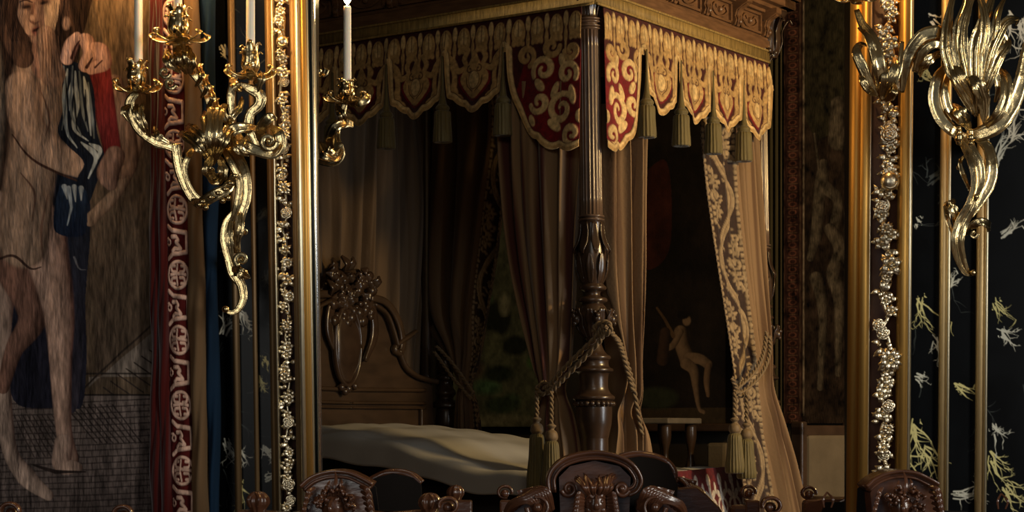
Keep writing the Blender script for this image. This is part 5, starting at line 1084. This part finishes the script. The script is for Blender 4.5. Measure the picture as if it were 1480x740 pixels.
# upholstered armchair at the right
ac = thing('armchair', 'dim high-backed armchair with pale upholstery below the far tapestry', 'armchair', (1.70, 10.05, 0)); ac.rotation_euler.z = 0
def acb(name, m, bxs, bev=0.01):
    mb = MB()
    for a, b in bxs: box(mb, a, b)
    mb.v = [(1.70+x*math.cos(0.75)-y*math.sin(0.75), 10.05+x*math.sin(0.75)+y*math.cos(0.75), z) for x, y, z in mb.v]
    return mb.build(name, m, ac, False, bevel=bev)
acb('back_cushion', M['chaircloth'], [((-0.20, -0.03, 0.55), (0.20, 0.05, 1.17))], 0.02); acb('back_frame', M['bedwood'], [((-0.25, -0.02, 0.45), (-0.20, 0.06, 1.24)), ((0.20, -0.02, 0.45), (0.25, 0.06, 1.24)), ((-0.25, -0.02, 1.16), (0.25, 0.06, 1.22))])
acb('seat', M['chaircloth'], [((-0.25, -0.55, 0.40), (0.25, 0.0, 0.52))], 0.03)
for s in (-1, 1):
    acb('arm', M['bedwood'], [((s*0.25-0.03, -0.45, 0.80), (s*0.25+0.03, 0.0, 0.85)), ((s*0.25-0.02, -0.45, 0.5), (s*0.25+0.02, -0.40, 0.80))], 0.015)
    for y in (-0.52, 0.02): acb('leg', M['bedwood'], [((s*0.22-0.025, y-0.025, 0), (s*0.22+0.025, y+0.025, 0.42))])

# ------------------------------------------------------------------ carved walnut chairs before the glass
CD = 3.20; Q = CD/F
def carved_chair(kind, cx, label, group=None, D=CD):
    X0 = (cx-CX)/F*CD; t = thing('carved_chair', label, 'chair', (X0, CD, 0), group)
    def c(px, py, o=0.0): return ((px-CX)/F*CD, CD-o, CZ+(HY-py)/F*CD)
    def cs(mb, pts, w, th=0.5, dep=0.0, mirror=False, ribs=2, amp=0.35, **k):
        for s in ((1, -1) if mirror else (1,)):
            w_ = np.atleast_1d(np.array(w, float))*Q
            sweep(mb, [c(cx+s*(p[0]-cx) if mirror else p[0], p[1], (p[2] if len(p) > 2 else 0)+dep) for p in pts], w_, w_*th, M=max(12, len(pts)*7), n=14, ribs=ribs, amp=amp, **k)
    rn = random.Random(int(cx))
    m = M['walnut']
    def arch(pts, w, back, name='crest_rail'):
        """a moulded band of half-width w px that runs back by `back` metres"""
        p = catmull(pts, 40); d = norm(np.gradient(p, axis=0)); nn = np.stack([d[:, 1], -d[:, 0]], 1); k0 = []
        prof = [(-w, back), (-w, -0.004), (-w*0.8, -0.012), (-w*0.45, -0.012), (-w*0.35, -0.004), (w*0.1, -0.004), (w*0.25, -0.016), (w*0.8, -0.018), (w, -0.010), (w, back)]
        mb = MB(); k = 0; n = len(prof)
        for (x, y), (nx, ny) in zip(p, nn):
            for (a, o) in prof: mb.v.append(c(x+nx*a, y+ny*a, -o))
        for i in range(len(p)-1):
            for j in range(n): mb.f.append((i*n+j, i*n+(j+1) % n, (i+1)*n+(j+1) % n, (i+1)*n+j))
        mb.f.append(tuple(range(n))[::-1]); mb.f.append(tuple((len(p)-1)*n+j for j in range(n)))
        return mb.build(name, m, t, True)
    if kind == 'B':
        o = arch([(cx-62, 712), (cx-63, 690), (cx-50, 672), (cx-28, 662), (cx, 658), (cx+28, 662), (cx+50, 673), (cx+62, 692), (cx+58, 706), (cx+46, 712)], 7, 0.07)
        for s in (-1, 1):
          mb = MB(); sweep(mb, [c(cx+s*(38+11*(1-0.75*u)*math.cos(a)), 706+11*(1-0.75*u)*math.sin(a), 0.012) for u, a in zip(np.linspace(0, 1, 16), np.linspace(0.2, 8.5, 16))], [4*Q], [9*Q], M=50, n=10); ball(mb, c(cx+s*38, 706, 0.02), 4.5*Q)
          mb.build('volute', m, t)
        mb = MB(); extrude_poly(mb, [(cx-50, 745), (cx-52, 690), (cx-36, 674), (cx, 666), (cx+36, 674), (cx+52, 690), (cx+50, 745)], lambda a, b, d: c(a, b, -d), 0.01, 0.05); mb.build('back_panel', m, t, False)
        mb = MB()   # carved mask with flowing hair
        ball(mb, c(cx, 728, 0.02), 20*Q, 18, 12, (0.85, 0.8, 1.1)); sweep(mb, [c(cx, 716, 0.036), c(cx, 728, 0.046), c(cx, 734, 0.042)], [2*Q, 4*Q, 4.5*Q], [3*Q], M=10, n=8)
        for s in (-1, 1): ball(mb, c(cx+s*8, 724, 0.034), 3.5*Q); cs(mb, [(cx+s*3, 718, 0.038), (cx+s*9, 716, 0.036), (cx+s*14, 720, 0.03)], [1.5, 2.4, 1]); ball(mb, c(cx+s*10, 736, 0.030), 5*Q)
        for k in range(15):
            a = (k-7)*0.2; x = cx+math.sin(a)*11; L = 24+rn.uniform(-4, 4)
            leafp = [(x, 716, 0.03), (x+math.sin(a)*8+rn.uniform(-3, 3), 704, 0.045), (x+math.sin(a)*14+rn.uniform(-3, 3), 716-L, 0.03), (x+math.sin(a)*20, 716-L-5, 0.018)]
            cs(mb, leafp, [2, 3.2, 2.6, 0.8], th=0.8, ribs=1, amp=0.4)
        for s in (-1, 1):
            for k in range(6): cs(mb, [(cx+s*16, 716+k*4, 0.03), (cx+s*(24+k), 712+k*6, 0.04), (cx+s*(28+k), 722+k*6, 0.035), (cx+s*(23+k), 728+k*5, 0.03)], [2, 3.2, 3, 1], th=0.8)
        mb.build('carved_mask', m, t)
        for s in (-1, 1):   # gadrooned shoulders
            mb = MB()
            for k in range(8):
                f = k/7; cs(mb, [(cx+s*(62+f*20), 736+f*12, 0.02), (cx+s*(70+f*24), 712+f*10, 0.04), (cx+s*(84+f*36), 708+f*20, 0.03), (cx+s*(96+f*36), 720+f*28, 0.01)], [4, 6.5, 6.5, 3], th=0.9)
            cs(mb, [(cx+s*64, 716, 0.02), (cx+s*84, 706, 0.03), (cx+s*104, 710, 0.02), (cx+s*112, 713, 0.02)], [3, 3.5, 3.5, 4.5]); sweep(mb, [c(cx+s*(84+15*math.cos(a)), 732+15*math.sin(a), 0.045) for a in np.linspace(0, 5, 14)], [4*Q, 3*Q, 2*Q], None, M=40, n=8); ball(mb, c(cx+s*84, 732, 0.04), 7*Q, bump=0.12)
            mb.build('gadrooned_shoulder', m, t)
        for s in (-1, 1): mb = MB(); extrude_poly(mb, [(cx+s*60, 722), (cx+s*108, 718), (cx+s*128, 734), (cx+s*150, 756), (cx+s*170, 790), (cx+s*(236 if s > 0 else 196), 790), (cx+s*(240 if s > 0 else 200), 744), (cx+s*(262 if s > 0 else 226), 744), (cx+s*(262 if s > 0 else 226), 800), (cx+s*60, 800)], lambda a, b, d: c(a, b, -d), 0.0, 0.05); mb.build('shoulder', m, t, False, bevel=0.004)
        fin = ((-212, 730), (252, 730)); ringk = True
    elif kind == 'A':
        arch([(cx-50, 706), (cx-36, 694), (cx-18, 687), (cx, 685), (cx+18, 687), (cx+36, 695), (cx+50, 703)], 6.5, 0.07)
        mb = MB(); extrude_poly(mb, [(cx-40, 760), (cx-44, 712), (cx-34, 698), (cx, 690), (cx+34, 698), (cx+46, 712), (cx+52, 745), (cx+54, 760)], lambda a, b, d: c(a, b, -d), 0.005, 0.06); mb.build('back_panel', m, t, False)
        mb = MB(); cs(mb, [(cx-1, 716, 0.03), (cx, 704, 0.035), (cx+1, 692, 0.03), (cx-1, 681, 0.022)], [3, 3, 2.4, 0.8]); cs(mb, [(cx+4, 706, 0.03), (cx+9, 698, 0.03), (cx+8, 692, 0.025)], [2.5, 2.4, 0.8]); cs(mb, [(cx-4, 706, 0.03), (cx-10, 700, 0.03), (cx-8, 694, 0.025)], [2.5, 2.4, 0.8])
        ball(mb, c(cx-4, 732, 0.02), 19*Q, 16, 12, (0.9, 0.8, 1)); sweep(mb, [c(cx-6, 722, 0.03), c(cx-7, 732, 0.05), c(cx-5, 738, 0.045)], [2*Q, 4*Q, 5*Q], [4*Q], M=10, n=8)
        for s in (-1, 1): cs(mb, [(cx-5+s*3, 724, 0.036), (cx-5+s*9, 721, 0.036), (cx-5+s*14, 725, 0.028)], [1.6, 2.6, 1]); ball(mb, c(cx-5+s*8, 729, 0.032), 3.4*Q)
        for k in range(22):
            a = rn.uniform(-0.4, PI+0.4); r0 = rn.uniform(15, 27); x, y = cx-2+math.cos(a)*r0*1.05, 728-math.sin(a)*r0*0.9; ball(mb, c(x, y, 0.025), rn.uniform(3.2, 6)*Q, 8, 6, bump=0.15)
            b = rn.uniform(0, 6); cs(mb, [(x, y, 0.03), (x+4*math.cos(b), y+4*math.sin(b), 0.045), (x+8*math.cos(b+0.8), y+8*math.sin(b+0.8), 0.03)], [1.6, 2.6, 0.8], th=0.8)
        for k in range(5): cs(mb, [(cx+34+k*2, 702+k*8, 0.02), (cx+44+k*1.5, 706+k*8, 0.035), (cx+50+k, 716+k*8, 0.03), (cx+47+k, 724+k*7, 0.02)], [2, 4, 3.5, 1]); cs(mb, [(cx-30-k*3, 704+k*8, 0.02), (cx-38-k*2, 710+k*8, 0.035), (cx-42-k, 720+k*8, 0.03)], [2, 3.5, 1])
        mb.build('carved_mask', m, t)
        for s in (-1, 1): mb = MB(); extrude_poly(mb, [(cx+s*44, 738), (cx+s*70, 742), (cx+s*112, 738), (cx+s*146, 738), (cx+s*146, 800), (cx+s*44, 800)], lambda a, b, d: c(a, b, -d), 0.0, 0.05); mb.build('shoulder', m, t, False, bevel=0.004)
        fin = ((-114, 718), (134, 720)); ringk = False
    else:
        arch([(cx-40, 768), (cx-20, 758), (cx, 755), (cx+20, 758), (cx+40, 768)], 6.5, 0.06)
        mb = MB(); extrude_poly(mb, [(cx-96, 760), (cx-60, 752), (cx+60, 752), (cx+96, 760), (cx+96, 830), (cx-96, 830)], lambda a, b, d: c(a, b, -d), 0.0, 0.05); mb.build('back_panel', m, t, False)
        fin = ((-82, 738), (80, 742)); ringk = True
    for dx, y in (fin if kind != 'A3' else ()):
        mb = MB()
        if ringk:
            sweep(mb, [c(cx+dx+13*math.cos(a), y+11*math.sin(a), 0.02) for a in np.linspace(PI*0.9, PI*2.6, 16)], [3*Q, 3*Q, 2.5*Q], [10*Q], M=40, n=10); ball(mb, c(cx+dx, y+3, 0.01), 8*Q, bump=0.1)
            mb.build('scroll_finial', m, t)
        else:
            q = c(cx+dx, y, 0.0); lathe(mb, (q[0], q[1], q[2]), smooth_prof([(2*Q, q[2]+8*Q), (9*Q, q[2]+6*Q), (15*Q, q[2]-1*Q), (16*Q, q[2]-9*Q), (11*Q, q[2]-18*Q), (8*Q, q[2]-26*Q)]), 40, mod=lambda th, z, r: r*(1+0.09*math.cos(9*th)))
            mb.build('bud_finial', m, t); mb = MB()
            for k in (-1, 1): cs(mb, [(cx+dx, y-8, 0.045), (cx+dx+k*7, y+2, 0.055), (cx+dx+k*5, y+14, 0.05)], [1.2, 1.8, 1.2])
            mb.build('finial_strap', m, t)
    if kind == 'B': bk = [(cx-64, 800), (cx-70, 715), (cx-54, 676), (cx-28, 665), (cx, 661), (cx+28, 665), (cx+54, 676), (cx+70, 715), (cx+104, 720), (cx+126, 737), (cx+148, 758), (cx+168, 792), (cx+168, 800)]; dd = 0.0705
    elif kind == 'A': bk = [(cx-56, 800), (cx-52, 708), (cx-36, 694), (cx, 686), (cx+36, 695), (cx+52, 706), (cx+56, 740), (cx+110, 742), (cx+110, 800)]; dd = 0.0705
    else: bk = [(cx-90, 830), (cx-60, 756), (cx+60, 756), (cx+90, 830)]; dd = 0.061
    mb = MB(); extrude_poly(mb, bk, lambda a, b, e: c(a, b, -e), dd, dd+0.006); mb.build('back_shade_sheet', M['backshade'], t, False)  # sheet added to darken the rear, shade put in as black
    # the rest of the chair: posts, seat, legs
    hw = {'A': 124, 'B': 190, 'C': 80}[kind]*Q; zt = c(0, 745)[2]
    def bx(name, mm, bs, bev=0.008):
        mb = MB()
        for a, b in bs: box(mb, (X0+a[0], CD+a[1], a[2]), (X0+b[0], CD+b[1], b[2]))
        mb.build(name, mm, t, False, bevel=bev)
    zb = zt-0.01
    for s in (-1, 1): bx('back_post', m, [((s*hw-0.02, -0.0, 0.0), (s*hw+0.02, 0.045, zb))])
    bx('back_slat', m, [((-hw*0.5, 0.012, 0.48), (hw*0.5, 0.035, zb))]); bx('seat', m, [((-hw-0.02, -0.42, 0.42), (hw+0.02, 0.04, 0.47))])
    for s in (-1, 1): bx('leg', m, [((s*hw-0.02, -0.41, 0), (s*hw+0.02, -0.37, 0.42))])
    return t
chB = carved_chair('B', 860, 'carved walnut chair at the middle, its crest an arched hood over a shaggy mask')
chA = carved_chair('A', 487, 'carved walnut chair beside the left upright, its pedimented crest over a curly-haired head')
chR = carved_chair('A', 1303, 'carved walnut chair in front of the right garland, its crest over leafy carving')
for ch in list(chR.children):
    if ch.name.startswith(('bud_finial', 'shoulder')): bpy.data.objects.remove(ch)
chL = carved_chair('C', 101, 'lowest carved walnut chair, only its finials showing against the tapestry')
def mirrored(src, px, D, lab, dz=0.0):  # chair reflections in the mirror, built as turned copies beyond the opening
    c = copy_thing(src, loc=((px-CX)/F*D, D, dz), rotz=PI, label=lab); return c
mirrored(chB, 922, 4.20, 'dark reflected back of a hooded walnut chair, right behind the middle crest', dz=-0.012)
mirrored(chA, 572, 4.22, 'dark reflected back of a pedimented walnut chair, in front of the grey bedspread', dz=-0.02)
mirrored(chL, 1232, 4.20, 'dark reflected chair back with scroll finials, low beside the right upright')
